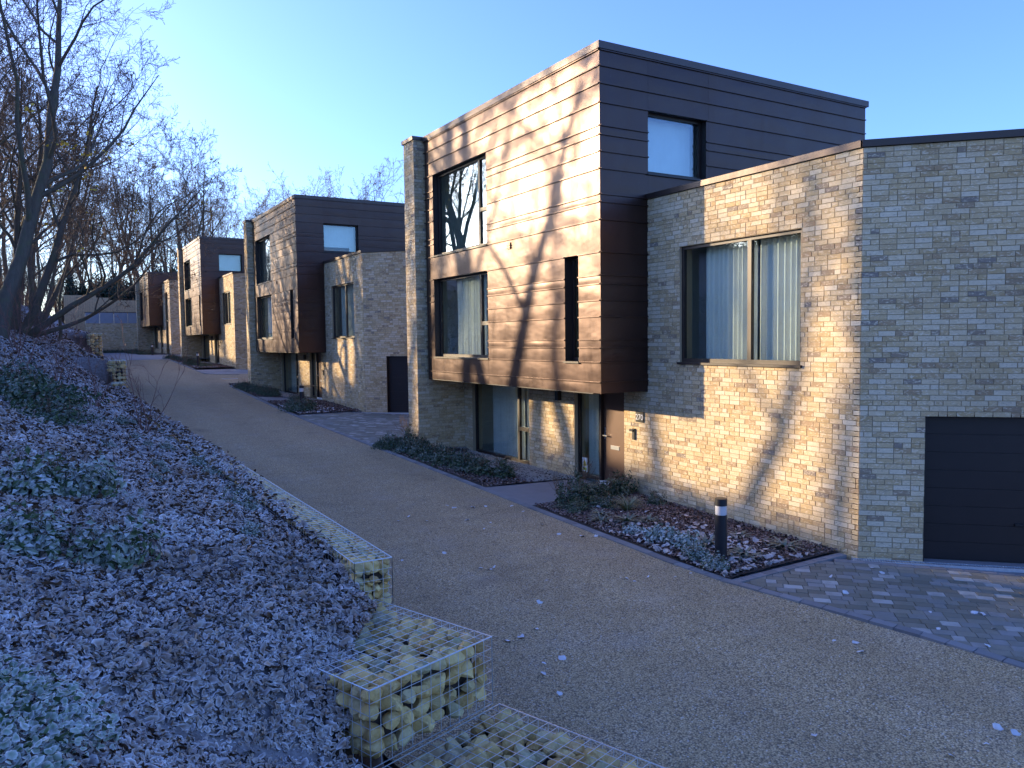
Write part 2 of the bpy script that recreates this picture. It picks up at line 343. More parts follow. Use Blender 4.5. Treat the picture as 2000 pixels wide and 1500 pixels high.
def driveway(off, yb, name, region, first=300):
    """pavers laid parallel to the 45 degree garage wall; region = ccw polygon"""
    root = link(name, None, None, (1.12, yb, 0)); tag(root, kind='structure')
    d = Vector((.7071, -.7071)); n_ = Vector((-.7071, -.7071)); G = Vector((1.12, yb))
    items = []
    rnd = random.Random(5); t_ = .30
    while t_ < 7:
        s_ = -4+rnd.uniform(0, .2)
        while s_ < 6:
            w = rnd.choice((.14, .205, .205, .24)); 
            c_ = [G+d*(s_+.003)+n_*(t_+.003), G+d*(s_+.003)+n_*(t_+.135), G+d*(s_+w-.003)+n_*(t_+.135), G+d*(s_+w-.003)+n_*(t_+.003)]
            poly = [(v.x, v.y) for v in c_]
            if sum((poly[i-1][0]*poly[i][1]-poly[i][0]*poly[i-1][1]) for i in range(4)) < 0: poly = poly[::-1]
            for i in range(len(region)): 
                poly = clip(poly, region[i-1], region[i])
                if len(poly) < 3: break
            if len(poly) >= 3:
                ar = abs(sum((poly[i-1][0]*poly[i][1]-poly[i][0]*poly[i-1][1]) for i in range(len(poly))))/2
                if ar > .002: items.append(poly)
            s_ += w
        t_ += .138
    items.sort(key=lambda p_: (p_[0][0]-CAM.x)**2+(p_[0][1]-CAM.y)**2)
    V, F, T = [], [], []
    for k, poly in enumerate(items):
        cx = sum(a for a, b in poly)/len(poly); cy = sum(b for a, b in poly)/len(poly); dz = rnd.uniform(-.003, .003); m_ = len(poly)
        vs = []
        for sc, z in ((1, -.05), (1, -.004), (.965, 0)):
            vs += [(cx+(a-cx)*sc, cy+(b-cy)*sc, float(gz(a, b))+z+dz) for a, b in poly]
        fs = [tuple(2*m_+i for i in range(m_))]
        for l in (0, 1): fs += [(l*m_+i, l*m_+(i+1) % m_, (l+1)*m_+(i+1) % m_, (l+1)*m_+i) for i in range(m_)]
        if k < first:
            me = new_mesh('paver', [(x-cx, y-cy, z) for x, y, z in vs], fs, 'paver'); o = link('paver', me, root, (cx-1.12, cy-yb, 0))
        else:
            b0 = len(V); V += [(x-1.12, y-yb, z) for x, y, z in vs]; F += [tuple(b0+i for i in f) for f in fs]; T += [rnd.random()]*len(vs)
    if V: tag(link('paver_field', new_mesh('paver_field', V, F, 'paver', tone=T), root), kind='stuff')
    xs = [a for a, b in region]; 
    V = [(a-1.12, b-yb, float(gz(a, b))-.075) for a, b in region]
    MB((1.12, yb, 0), (.70711, -.70711, 0), (-.70711, -.70711, 0)); th_ = MB((0, 0, 0), (.70711, -.70711, 0), (-.70711, -.70711, 0)); th_.box(.80, 3.4, -.2, .045, -.2, float(gz(1.6, yb-.6))+.012); th_.build('threshold_slab', 'slate_paving', root)
    link('paving_bed', new_mesh('paving_bed', V, [tuple(range(len(V)))], 'soil'), root)
    # edging rows: along the garage wall and along the planting bed
    eb = CACHE.setdefault('edge_block', MB().box(-.1, .1, -.065, .065, -.06, .004).mesh('edge_block', 'kerb_block'))
    for k in range(28):
        q_ = G+d*(-.25+k*.205)+n_*.235; o = link('edge_block', eb, root, (q_.x-1.12, q_.y-yb, float(gz(q_.x, q_.y)))); o.rotation_euler.z = rad(-45)
    for k in range(12):
        x = -1.1+k*.205
        if x < 1.0: link('edge_block', eb, root, (x-1.12, .2, float(gz(x, yb+.2))+.006))
    # drain channel with grating
    dr = empty('drain_channel', (G.x, G.y, float(gz(1.3, yb-.3)))); dr.rotation_euler.z = rad(-45)
    tag(dr, 'narrow steel drain channel along the garage wall of the %s house' % off, 'drain', 'drain channels')
    b = MB(); b.box(-.1, 5, -.165, -.158, -.04, .008); b.box(-.1, 5, -.052, -.045, -.04, .008); b.build('channel_edge', 'galvanised', dr)
    b = MB()
    for k in range(150): b.box(-.08+k*.034, -.08+k*.034+.014, -.158, -.052, -.01, .006)
    b.build('grating', 'galvanised', dr); MB().box(-.1, 5, -.158, -.052, -.06, -.05).build('channel_floor', 'black_plastic', dr)
G1, G2Y, G3Y = -4.57, 15.74, 38.7
driveway('nearest', G1, 'driveway', [(-1.24, -4.32), (-1.06, -5.05), (-.84, -5.85), (-.67, -6.6), (-.50, -7.6), (.02, -9.2), (.5, -10.5), (7.03, -10.5), (.85, -4.32)])
driveway('second', G2Y, 'driveway', [(-1.28, 15.9), (-1.30, 13), (-1.28, 8.75), (6.3, 8.75), (6.3, 10.54), (.94, 15.9)], first=0)
# paved court at the far end
V = []; 
for y in np.linspace(49.6, 77, 24): V += [(-5.9, y, float(zr(y))+.012), (2.5, y, float(zr(y))+.012)]
court = link('paved_court', new_mesh('paved_court', V, [(2*i, 2*i+1, 2*i+3, 2*i+2) for i in range(23)], 'slate_paving')); tag(court, kind='structure')

# ------------------------------------------------------------------ houses
ZL = [2.14, 2.35, 2.72, 2.99, 3.14, 3.57, 3.87, 4.17, 4.33, 4.75, 5.34, 5.66, 5.80, 6.26, 6.57, 6.87, 7.03, 7.44, 7.78, 8.09, 8.37]
BW = 7.62     # width of the clad box
def cells(u0, u1, z0, z1, ops):
    us = sorted({u0, u1}|{min(max(v, u0), u1) for o in ops for v in o[:2]}); zs = sorted({z0, z1}|{min(max(v, z0), z1) for o in ops for v in o[2:]})
    for a, b in zip(us, us[1:]):
        for c, d in zip(zs, zs[1:]):
            if b-a < 1e-4 or d-c < 1e-4: continue
            mu, mz = (a+b)/2, (c+d)/2
            if not any(o[0] < mu < o[1] and o[2] < mz < o[3] for o in ops): yield a, b, c, d
def core(o, u, n, u0, u1, z0, z1, ops, th, mat, key, name, parent):
    def fn():
        b = MB(o, u, n)
        for a, c, d, e in cells(u0, u1, z0, z1, ops): b.box(a, c, -th, 0, d, e)
        return b.mesh(name, mat)
    return part(name, key, fn, parent)
BRK = MB().box(-.1075, .1075, 0, .013, 0, .065)
def brick_list(u0, u1, z0, z1, ops, seed):
    rnd = random.Random(seed); out = []
    k0 = int(math.floor(z0/.075)); k1 = int(math.ceil(z1/.075))
    for k in range(k0, k1):
        za, zb = max(k*.075, z0), min(k*.075+.065, z1)
        if zb-za < .02: continue
        u = u0-(k % 2)*.1125-rnd.choice((0, 0, .056)); 
        while u < u1:
            w = .215 if rnd.random() > .22 else .1025
            spans = [(max(u, u0), min(u+w, u1))]
            for o in ops:
                if o[2] < (za+zb)/2 < o[3]:
                    ns = []
                    for a, b in spans:
                        if b <= o[0] or a >= o[1]: ns.append((a, b))
                        else:
                            if a < o[0]: ns.append((a, o[0]))
                            if b > o[1]: ns.append((o[1], b))
                    spans = ns
            for a, b in spans:
                if b-a > .03: out.append((a, b, za, zb))
            u += w+.010
    return out
def bricks(o, u, n, lst, key, parent, sep=0, hpos=None):
    """all bricks of one wall; the `sep` nearest whole ones become objects"""
    o, u, n = Vector(o), Vector(u), Vector(n)
    mono = []; single = []
    if sep:
        whole = [b for b in lst if abs(b[1]-b[0]-.215) < 1e-3 and b[3]-b[2] > .064]
        whole.sort(key=lambda b: ((o+u*(b[0]+b[1])*.5+Vector((0, 0, b[2])))+hpos-CAM).length)
        single = whole[:sep]; ss = set(single); mono = [b for b in lst if b not in ss]
    else: mono = lst
    def fn():
        V, F, T = [], [], []; rnd = random.Random(len(mono)); flip = u.cross(n).z < 0
        for a, b, c, d in mono:
            k = len(V); h = .006+rnd.random()*.006
            for bb in (0, h):
                for (x, z) in ((a, c), (b, c), (b, d), (a, d)): 
                    w_ = 0 if bb == 0 else .0015
                    V.append(o+u*(x+(w_ if x == a else -w_))+n*bb+Vector((0, 0, z)))
            fs = [(4, 5, 6, 7), (0, 1, 5, 4), (1, 2, 6, 5), (2, 3, 7, 6), (3, 0, 4, 7)]
            # front face outward
            F += [tuple(k+i for i in (f if not flip else f[::-1])) for f in fs]; T += [rnd.random()]*8
        F = np.array(F)[:, ::-1]
        return new_mesh('brick_courses', V, F, 'brick', tone=T)
    tag(part('brick_courses', key+('_n' if sep else ''), fn, parent), kind='stuff')
    if single:
        me = CACHE.get('one_brick')
        if me is None:
            b = MB((0, 0, 0), (1, 0, 0), (0, -1, 0)); b.box(-.1075, .1075, 0, .009, 0, .065); me = CACHE['one_brick'] = b.mesh('brick', 'brick')
        ang = math.atan2(u.y, u.x)
        if abs((Matrix.Rotation(ang, 3, 'Z') @ Vector((0, -1, 0))).dot(n)) > .9 and (Matrix.Rotation(ang, 3, 'Z') @ Vector((0, -1, 0))).dot(n) < 0: ang += math.pi
        for a, b, c, d in single:
            p_ = o+u*(a+b)*.5; ob = link('brick', me, parent, (p_.x, p_.y, c)); ob.rotation_euler.z = ang
def window(house, name, key, o, u, n, a0, a1, z0, z1, mull=(), trans=(), curtains=(), amp=1., recess=.10, sill=True, frame=.055, blind_mat='curtain', room=True, label=None, mat='frame_bronze'):
    w = link(name, None, house)
    if label: w['label'] = label
    def fr():
        b = MB(o, u, n); B0, B1 = -recess-.07, -recess
        b.box(a0, a1, B0, B1, z0, z0+frame*1.3); b.box(a0, a1, B0, B1, z1-frame, z1); b.box(a0, a0+frame, B0, B1, z0+frame*1.3, z1-frame); b.box(a1-frame, a1, B0, B1, z0+frame*1.3, z1-frame)
        for x in mull: b.box(x-.04, x+.04, B0, B1+.002, z0+frame*1.3, z1-frame)
        for (x0, x1, z) in trans: b.box(x0, x1, B0, B1+.004, z-.045, z+.045)
        return b.mesh('frame', mat)
    part('frame', key+'_frame', fr, w)
    cuts = [a0+frame]+[x for x in sorted(mull)]+[a1-frame]
    for i, (x0, x1) in enumerate(zip(cuts, cuts[1:])):
        zz = [z0+frame*1.3]+[z for (p0, p1, z) in trans if p0-.06 <= x0 and p1+.06 >= x1]+[z1-frame]
        for j, (c0, c1) in enumerate(zip(zz, zz[1:])):
            part('pane', '%s_pane%d_%d' % (key, i, j), lambda: MB(o, u, n).box(x0, x1, -recess-.045, -recess-.035, c0, c1).mesh('pane', 'glass'), w)
    if sill: part('sill', key+'_sill', lambda: MB(o, u, n).box(a0-.03, a1+.03, -recess, .045, z0-.035, z0+.004).mesh('sill', mat), w)
    for i, (x0, x1) in enumerate(curtains):
        def cu():
            V, F = [], []; N_ = max(8, int((x1-x0)/.012)); rn = random.Random((len(key)*7+i*13+int(a0*100))); ph = rn.random()*6
            for k in range(N_+1):
                x = x0+(x1-x0)*k/N_; off = -recess-.24+amp*(.028*math.sin(x*2*math.pi/.115+ph+.8*math.sin(x*3.1))+.012*math.sin(x*17))
                for z in (z0+.05, z1-.04): V.append(Vector(o)+Vector(u)*x+Vector(n)*off+Vector((0, 0, z)))
            F = [(2*k, 2*k+2, 2*k+3, 2*k+1) for k in range(N_)]
            return new_mesh('curtain', V, F, blind_mat, True)
        part('curtain', '%s_cur%d' % (key, i), cu, w)
    if room:
        def rm():
            b = MB(o, u, n); e = .35; D0, D1 = -.34, -2.6
            for bx in ((a0-e-.05, a0-e, D1, D0, z0-.3, z1+.2), (a1+e, a1+e+.05, D1, D0, z0-.3, z1+.2), (a0-e, a1+e, D1-.05, D1, z0-.3, z1+.2), (a0-e, a1+e, D1, D0, z0-.35, z0-.02), (a0-e, a1+e, D1, D0, z1+.12, z1+.2)): b.box(*bx)
            return b.mesh('room_interior', 'room_wall')
        part('room_interior', key+'_room', rm, w)
    return w
def panels(o, u, n, u0, u1, zl, ops, joints, key, parent, over=0):
    rnd = random.Random(sum(map(ord, key)))
    for i, (c0, c1) in enumerate(zip(zl, zl[1:])):
        cuts = sorted({u0, u1}|{j for j in joints if u0 < j < u1}|{x for op in ops if op[2] < (c0+c1)/2 < op[3] for x in op[:2] if u0 < x < u1})
        for a, b in zip(cuts, cuts[1:]):
            if any(op[0]-.01 < (a+b)/2 < op[1]+.01 and op[2] < (c0+c1)/2 < op[3] for op in ops): continue
            def fn():
                V, F = [], []; na, nc = max(3, int((b-a)/.28)), 4; ph = [rnd.random()*6 for _ in range(4)]
                amp = .0045
                for j in range(nc+1):
                    for k in range(na+1):
                        x = a+.003+(b-a-.006)*k/na; z = c0+.003+(c1-c0-.006)*j/nc
                        e = min(1, 3*min(k/na, 1-k/na)*(b-a)/.5)*4*(j/nc)*(1-j/nc)
                        off = .006+amp*e*(.6+math.sin(x*3.1+ph[0])*.7+math.sin(x*7.3+ph[1])*.35)
                        V.append(Vector(o)+Vector(u)*x+Vector(n)*off+Vector((0, 0, z)))
                flip = Vector(u).cross(Vector(n)).z > 0
                for j in range(nc):
                    for k in range(na):
                        f = (j*(na+1)+k, j*(na+1)+k+1, (j+1)*(na+1)+k+1, (j+1)*(na+1)+k); F.append(f[::-1] if flip else f)
                nf = len(F)
                m_ = MB(o, u, n); m_.box(a, b+(over if abs(b-u1) < 1e-4 else 0), 0, .034, c1-.017, c1+.004); m_.box(a, b, -.002, .0035, c0, c1-.017)
                k0 = len(V); V += m_.V; F += [tuple(k0+i_ for i_ in f) for f in m_.F]
                me = new_mesh('panel', V, F, 'cladding'); sm = np.zeros(len(me.polygons), dtype=bool); sm[:nf] = True; me.polygons.foreach_set('use_smooth', sm)
                return me
            part('panel', '%s_%d_%.2f' % (key, i, a), fn, parent)

NX, NY = (-1, 0, 0), (0, -1, 0)
YU = (0, 1, 0)
def build_house(idx, loc, label, zt=8.51, var='a'):
    H = empty('house', loc); tag(H, label, 'house', 'brick and bronze clad houses'); hp = Vector(loc)
    zl = [z for z in ZL if z < zt-.3]+[zt-.14]; k = var
    sep = {0: 1}.get(idx, 0)
    # --- clad box
    if var == 'a':
        fops = [(4.28, 7.15, 5.35, 7.44), (4.27, 7.17, 2.73, 4.75), (.69, 1.15, 2.72, 4.75)]; sops = [(1.13, 2.62, 6.27, 7.44)]
    else:
        fops = [(4.9, 7.1, 2.72, 5.34)]; sops = []
    box = link('clad_box', None, H)
    core((0, 0, 0), YU, NX, .0, BW, 2.14, zt-.14, fops, .25, 'dark_metal', k+'boxfront', 'box_wall', box)
    core((0, 0, 0), (1, 0, 0), NY, .25, 7.6, 2.14, zt-.14, sops, .25, 'dark_metal', k+'boxside', 'box_wall', box)
    panels((0, 0, 0), YU, NX, 0, BW, zl, fops, (4.28,), k+'pf', box, over=.045)
    panels((0, 0, 0), (1, 0, 0), NY, 0, 7.6, zl, sops, (1.13, 2.68), k+'ps', box)
    part('soffit', k+'soffit', lambda: MB().box(.0, 1.3, .25, BW, 2.12, 2.139).mesh('soffit', 'dark_metal'), box)
    part('corner_trim', k+'trim', lambda: MB().box(-.012, .012, -.012, .012, 2.13, zt-.13).mesh('corner_trim', 'cladding'), box)
    def cop():
        b = MB(); b.box(-.05, .22, -.05, BW+.03, zt-.13, zt); b.box(.22, 7.66, -.05, .22, zt-.13, zt); b.box(7.4, 7.66, .22, 7.8, zt-.13, zt)
        return b.mesh('coping', 'coping_metal')
    part('coping', k+'cop', cop, box)
    part('flat_roof', k+'roof', lambda: MB().box(.2, 7.5, .2, 7.9, zt-.4, zt-.2).mesh('flat_roof', 'roofing'), box)
    part('rear_wall', k+'rear', lambda: MB().box(7.35, 7.6, 0.25, 7.8, 2.2, zt-.14).box(.25, 7.35, 7.6, 7.8, 2.2, zt-.14).mesh('rear_wall', 'dark_metal'), box)
    # --- brick front wall + ground floor wall (plane x = 1.12)
    bops = [(-3.54, -.88, 2.71, 4.79)] if var == 'a' else [(-3.3, -1.4, -.5, 4.9)]
    gops = [(.72, 2.45, -.5, 2.2), (4.33, 7.26, .10, 2.2)]
    wl = core((1.12, 0, 0), YU, NX, -4.47, 0.0, -.6, 5.77, bops, .3, 'mortar', k+'wfront', 'brick_wall', H)
    lst = brick_list(-4.57, 0, -.3, 5.775, bops, 1); bricks((1.12, 0, 0), YU, NX, lst, k+'bfront', wl, 150*sep, hp)
    wl = core((1.12, 0, 0), YU, NX, 0.0, 8.0, -.6, 2.12, gops, .3, 'mortar', k+'wground', 'brick_wall', H)
    lst = brick_list(0, 7.72, -.3, 2.12, gops, 2); bricks((1.12, 0, 0), YU, NX, lst, k+'bground', wl, 60*sep, hp)
    # --- garage wall at 45 degrees
    o, u, n = (1.12, -4.57, 0), (.70711, -.70711, 0), (-.70711, -.70711, 0)
    dops = [(.845, 3.35, -.5, 2.05)]
    wl = core(o, u, n, .0, 4.4, -.6, 5.77, dops, .3, 'mortar', k+'wgar', 'brick_wall', H)
    lst = brick_list(0, 4.4, -.3, 5.775, dops, 3); bricks(o, u, n, lst, k+'bgar', wl, 300*sep, hp)
    def rest():
        b = MB(o, u, n); b.box(4.1, 4.4, -6.5, -.3, -.6, 5.77)
        b2 = MB(); b2.box(1.45, 7.35, .3, 7.5, -.6, 2.1); b.V += []; 
        return b.mesh('rear_wall', 'mortar')
    part('rear_wall', k+'rest', rest, H)
    def bcop():
        b = MB((1.12, 0, 0), YU, NX); b.box(-4.56, 0, -.3, .05, 5.775, 5.87)
        c = MB(o, u, n); c.box(-.02, 4.45, -.3, .05, 5.775, 5.8705); c.box(4.15, 4.45, -6.5, -.3, 5.775, 5.87); k0 = len(b.V); b.V += c.V; b.F += [tuple(k0+i for i in f) for f in c.F]
        return b.mesh('coping', 'coping_metal')
    part('coping', k+'bcop', bcop, H)
    def broof():
        V = [(1.3, -.02, 5.6), (1.3, -4.5, 5.6), (4.2, -7.4, 5.6), (8.8, -3.0, 5.6), (8.8, -.02, 5.6)]
        return new_mesh('flat_roof', V, [(0, 1, 2, 3, 4)], 'roofing')
    part('flat_roof', k+'broof', broof, H)
    # --- wing wall
    wt = zt+.02
    def wing():
        return MB().box(-.27, 6.5, 7.73, 8.38, -.6, wt-.1).mesh('wing_wall', 'mortar')
    wg = part('wing_wall', k+'wing', wing, H)
    bricks((0, 7.73, 0), (1, 0, 0), NY, brick_list(-.27, 1.12, -.2, 2.14, (), 4)+brick_list(-.27, .3, 2.14, wt-.1, (), 5), k+'bw1', wg)
    bricks((-.27, 0, 0), YU, NX, brick_list(7.73, 8.38, -.2, wt-.1, (), 6), k+'bw2', wg, 30*sep, hp)
    part('coping', k+'wcop', lambda: MB().box(-.32, 6.5, 7.69, 8.43, wt-.1, wt).mesh('coping', 'coping_metal'), wg)
    # --- garage door
    gd = link('garage_door', None, H)
    for i in range(8):
        part('door_panel', k+'gd%d' % i, lambda: MB(o, u, n).box(.86, 3.34, -.20, -.155, -.02+i*.255+.004, -.02+(i+1)*.255-.006).box(.86, 3.34, -.2, -.165, -.02+i*.255-.007, -.02+i*.255+.005).mesh('door_panel', 'garage_panel'), gd)
    part('door_frame', k+'gdf', lambda: MB(o, u, n).box(.846, .862, -.22, -.02, -.05, 2.05).box(3.338, 3.349, -.22, -.02, -.05, 2.05).box(.862, 3.338, -.22, -.02, 2.02, 2.049).mesh('door_frame', 'garage_panel'), gd)
    part('door_handle', k+'gdh', lambda: MB(o, u, n).box(2.03, 2.17, -.155, -.12, .5, .53).mesh('door_handle', 'black_plastic'), gd)
    # --- windows
    if var == 'a':
        window(H, 'window', 'wa', (0, 0, 0), YU, NX, 4.28, 7.15, 5.35, 7.44, (4.89,), ((4.28, 4.89, 6.22),), ((4.36, 4.82), (4.96, 5.5)), 1., .14, blind_mat='curtain')
        window(H, 'window', 'wb', (0, 0, 0), YU, NX, 4.27, 7.17, 2.73, 4.75, (4.88,), ((4.27, 4.88, 3.55),), ((4.34, 4.82), (4.94, 6.6)), 1., .14)
        window(H, 'window', 'wc', (0, 0, 0), YU, NX, .69, 1.15, 2.72, 4.75, (), (), (), 1., .16, label='tall narrow slit window')
        window(H, 'window', 'wd', (0, 0, 0), (1, 0, 0), NY, 1.13, 2.62, 6.27, 7.44, (), (), ((1.2, 2.55),), .04, .14, blind_mat='blind')
        window(H, 'window', 'we', (1.12, 0, 0), YU, NX, -3.54, -.88, 2.71, 4.79, (-2.47,), (), ((-3.47, -2.5), (-2.44, -1.25)), 1., .05, label='wide two light window in the brick wall')
    else:
        window(H, 'window', 'wf', (0, 0, 0), YU, NX, 4.9, 7.1, 2.72, 5.34, (5.6,), (), ((5.7, 6.9),), 1., .14)
        window(H, 'window', 'wg', (1.12, 0, 0), YU, NX, -3.3, -1.4, .1, 4.9, (), ((-3.3, -1.4, 2.5),), (), 1., .08)
    window(H, 'window', k+'wh', (1.12, 0, 0), YU, NX, 4.33, 7.26, .10, 2.12, (4.98,), ((4.33, 4.98, .95),), ((4.4, 4.92), (5.05, 6.65)), 1., .09, blind_mat='blind', label='floor length ground floor window')
    sd = window(H, 'side_light', k+'wi', (1.12, 0, 0), YU, NX, 1.62, 2.45, .14, 2.12, (), (), ((2.0, 2.38),), 1., .09, sill=False, label='glazed side light beside the front door')
    if idx == 0:
        st = MB((1.12, 0, 0), YU, NX).box(2.16, 2.34, -.124, -.122, .26, .56).build('warning_sticker', 'white_print', sd); st['label'] = 'yellow triangle warning sticker'
        new = new_mesh('sticker_triangle', [(1.243, 2.18, .38), (1.243, 2.32, .38), (1.243, 2.25, .53)], [(0, 1, 2)], 'yellow_print')
        new.transform(Matrix.Translation((-.0025, 0, 0))); link('sticker_triangle', new, sd)
        b = MB((1.12, 0, 0), YU, NX); b.box(2.244, 2.256, -.1205, -.1195, .435, .49); b.box(2.243, 2.257, -.1205, -.1195, .405, .42); b.build('sticker_mark', 'black_print', sd)
        MB((1.12, 0, 0), YU, NX).box(2.18, 2.32, -.1205, -.1195, .285, .345).build('sticker_band', 'green_print', sd)
    # --- front door
    dr = link('front_door', None, H)
    part('door_leaf', k+'dl', lambda: MB((1.12, 0, 0), YU, NX).box(.79, 1.55, -.16, -.11, .17, 2.06).mesh('door_leaf', 'door_brown'), dr)
    part('door_frame', k+'dfr', lambda: MB((1.12, 0, 0), YU, NX).box(.722, .786, -.18, -.07, .14, 2.12).box(1.554, 1.617, -.18, -.04, .14, 2.12).box(.786, 1.554, -.18, -.07, 2.064, 2.12).mesh('door_frame', 'frame_bronze'), dr)
    part('threshold', k+'dth', lambda: MB((1.12, 0, 0), YU, NX).box(.74, 1.6, -.18, -.03, .10, .165).mesh('threshold', 'white_paint'), dr)
    part('letter_plate', k+'dlp', lambda: MB((1.12, 0, 0), YU, NX).box(1.02, 1.30, -.11, -.10, .86, .94).mesh('letter_plate', 'steel'), dr)
    def hd():
        b = MB((1.12, 0, 0), YU, NX); b.box(1.475, 1.51, -.11, -.10, 1.05, 1.30); b.box(1.485, 1.50, -.10, -.05, 1.12, 1.14); b.box(1.36, 1.50, -.062, -.045, 1.12, 1.14); return b.mesh('door_handle', 'steel')
    part('door_handle', k+'dh', hd, dr)
    if var == 'a':
        part('vent', k+'vent', lambda: MB((0, 0, 0), YU, NX).box(3.2, 3.34, .005, .03, 5.13, 5.27).box(3.19, 3.35, .03, .045, 5.15, 5.17).box(3.19, 3.35, .03, .045, 5.20, 5.22).mesh('vent', 'cladding'), H)
    part('floor_slab', k+'slab', lambda: new_mesh('floor_slab', [(1.3, -4.5, -.05), (4.2, -7.4, -.05), (8.8, -3, -.05), (8.8, 7.7, -.05), (1.3, 7.7, -.05)], [(0, 1, 2, 3, 4)], 'room_wall'), H)
    return H
HL = [((0, 0, 0), 'nearest brick and bronze clad house with 270 beside its door', 8.51, 'a'),
      ((.05, 20.31, .58), 'second brick and bronze clad house along the drive', 8.51, 'a'),
      ((.08, 43.27, 1.61), 'third brick and bronze clad house along the drive', 8.51, 'a'),
      ((-1.0, 63.7, 2.6), 'farthest and lowest clad house beside the glass balustrade', 6.82, 'b')]
ORD = ['nearest', 'second', 'third', 'farthest']
houses = [build_house(i, *h) for i, h in enumerate(HL)]

def prop(name, loc, label, cat, group=None): return tag(empty(name, loc), label, cat, group)
for i, (loc, _, _, _) in enumerate(HL):
    L_ = Vector(loc); who = ORD[i]
    w = prop('wall_lamp', L_+Vector((1.12, 3.0, 1.9)), 'black box wall lamp under the overhang of the %s house' % who, 'wall lamp', 'wall lamps')
    MB().box(-.11, -.012, -.06, .06, -.12, .10).build('lamp_body', 'black_plastic', w); MB().box(-.10, -.03, -.05, .05, -.128, -.121).build('lamp_lens', 'clear_plastic', w)
    w = prop('doorbell', L_+Vector((1.12, .40, 1.28)), 'black doorbell camera on the brick by the %s front door' % who, 'doorbell', 'doorbells')
    MB().box(-.04, -.011, -.035, .035, -.12, .10).build('bell_body', 'black_plastic', w); MB().box(-.06, -.04, .0, .10, .04, .09).build('bell_head', 'black_plastic', w)
    w = prop('house_number', L_+Vector((1.12, .22, 1.62)), 'black number plate on the brick beside the %s front door' % who if i else 'black number plate reading 270 beside the front door', 'number plate', 'house number plates')
    MB().box(-.03, -.011, -.12, .12, -.10, .10).build('plate', 'black_plastic', w)
    if i == 0:
        cu = bpy.data.curves.new('digits', 'FONT'); cu.body = '270'; cu.size = .155; cu.align_x = 'CENTER'; cu.align_y = 'CENTER'; cu.extrude = .002; cu.materials.append(M['white_print'])
        tmp = bpy.data.objects.new('tmp', cu); COL.objects.link(tmp); bpy.context.view_layer.update()
        dm = bpy.data.meshes.new_from_object(tmp.evaluated_get(bpy.context.evaluated_depsgraph_get())); bpy.data.objects.remove(tmp)
        t_ = link('digits', dm, w, (-.034, 0, -.005)); t_.rotation_euler = (rad(90), 0, rad(-90))
    # path slabs to the door
    pr = link('entrance_path', None, None, (L_.x, L_.y, 0)); tag(pr, kind='structure')
    sm = [(-1.22, -.05), (-.04, 1.115)]
    for a, (x0, x1) in enumerate(sm):
        for b_, (y0, y1) in enumerate(((.52, 1.40), (1.41, 2.28))):
            V = [(x, y, float(gz(x+L_.x*0, y+L_.y))+z+.012) for z in (-.06, 0) for x, y in ((x0, y0), (x1, y0), (x1, y1), (x0, y1))]
            link('slab', new_mesh('slab', V, BF, 'slate_paving'), pr)
    if i < 2:
        mt = prop('doormat', L_+Vector((.62, 1.25, float(gz(.62, 1.25+L_.y))+.018)), 'dark doormat on the path at the %s front door' % who, 'doormat', 'doormats')
        MB().box(-.32, .40, -.42, .42, -.004, .014).build('mat_pad', 'black_plastic', mt)
    # bollard light
    by = (-3.66, 17.56, 40.86, 58.6)[i]; bx = (-.67, -.67, -.67, -1.4)[i]
    w = prop('bollard_light', (bx, by, float(zr(by))-.02), 'dark bollard light in the planting bed of the %s house' % who, 'bollard', 'bollard lights')
    MB().cyl((0, 0), .085, 0, .70, 24).build('post', 'bollard_paint', w, True) if False else MB().cyl((0, 0), .085, -.1, .70, 28).build('post', 'bollard_paint', w)
    MB().cyl((0, 0), .082, .70, .83, 28).build('lens', 'clear_plastic', w); MB().cyl((0, 0), .05, .70, .83, 16, .075).build('reflector', 'white_paint', w)
    MB().cyl((0, 0), .087, .83, .93, 28, .085).build('cap', 'bollard_paint', w)
    # soil beds
    bd = link('planting_bed', None, None); tag(bd, kind='structure')
    for (y0, y1) in ((-4.28, .5), (2.3, 8.55)):
        V, F = [], []; nn = 14
        for a in range(nn+1):
            for b_ in range(9):
                y = y0+(y1-y0)*a/nn; x = -1.22+2.36*b_/8; V.append((x+L_.x*.5, y+L_.y, float(gz(x, y+L_.y))+(.025 if 0 < b_ < 8 else -.01)+.015*random.random()))
        F = [(a*9+b_, a*9+b_+1, a*9+b_+10, a*9+b_+9) for a in range(nn) for b_ in range(8)]
        link('bed_soil', new_mesh('bed_soil', V, F, 'soil', True), bd)

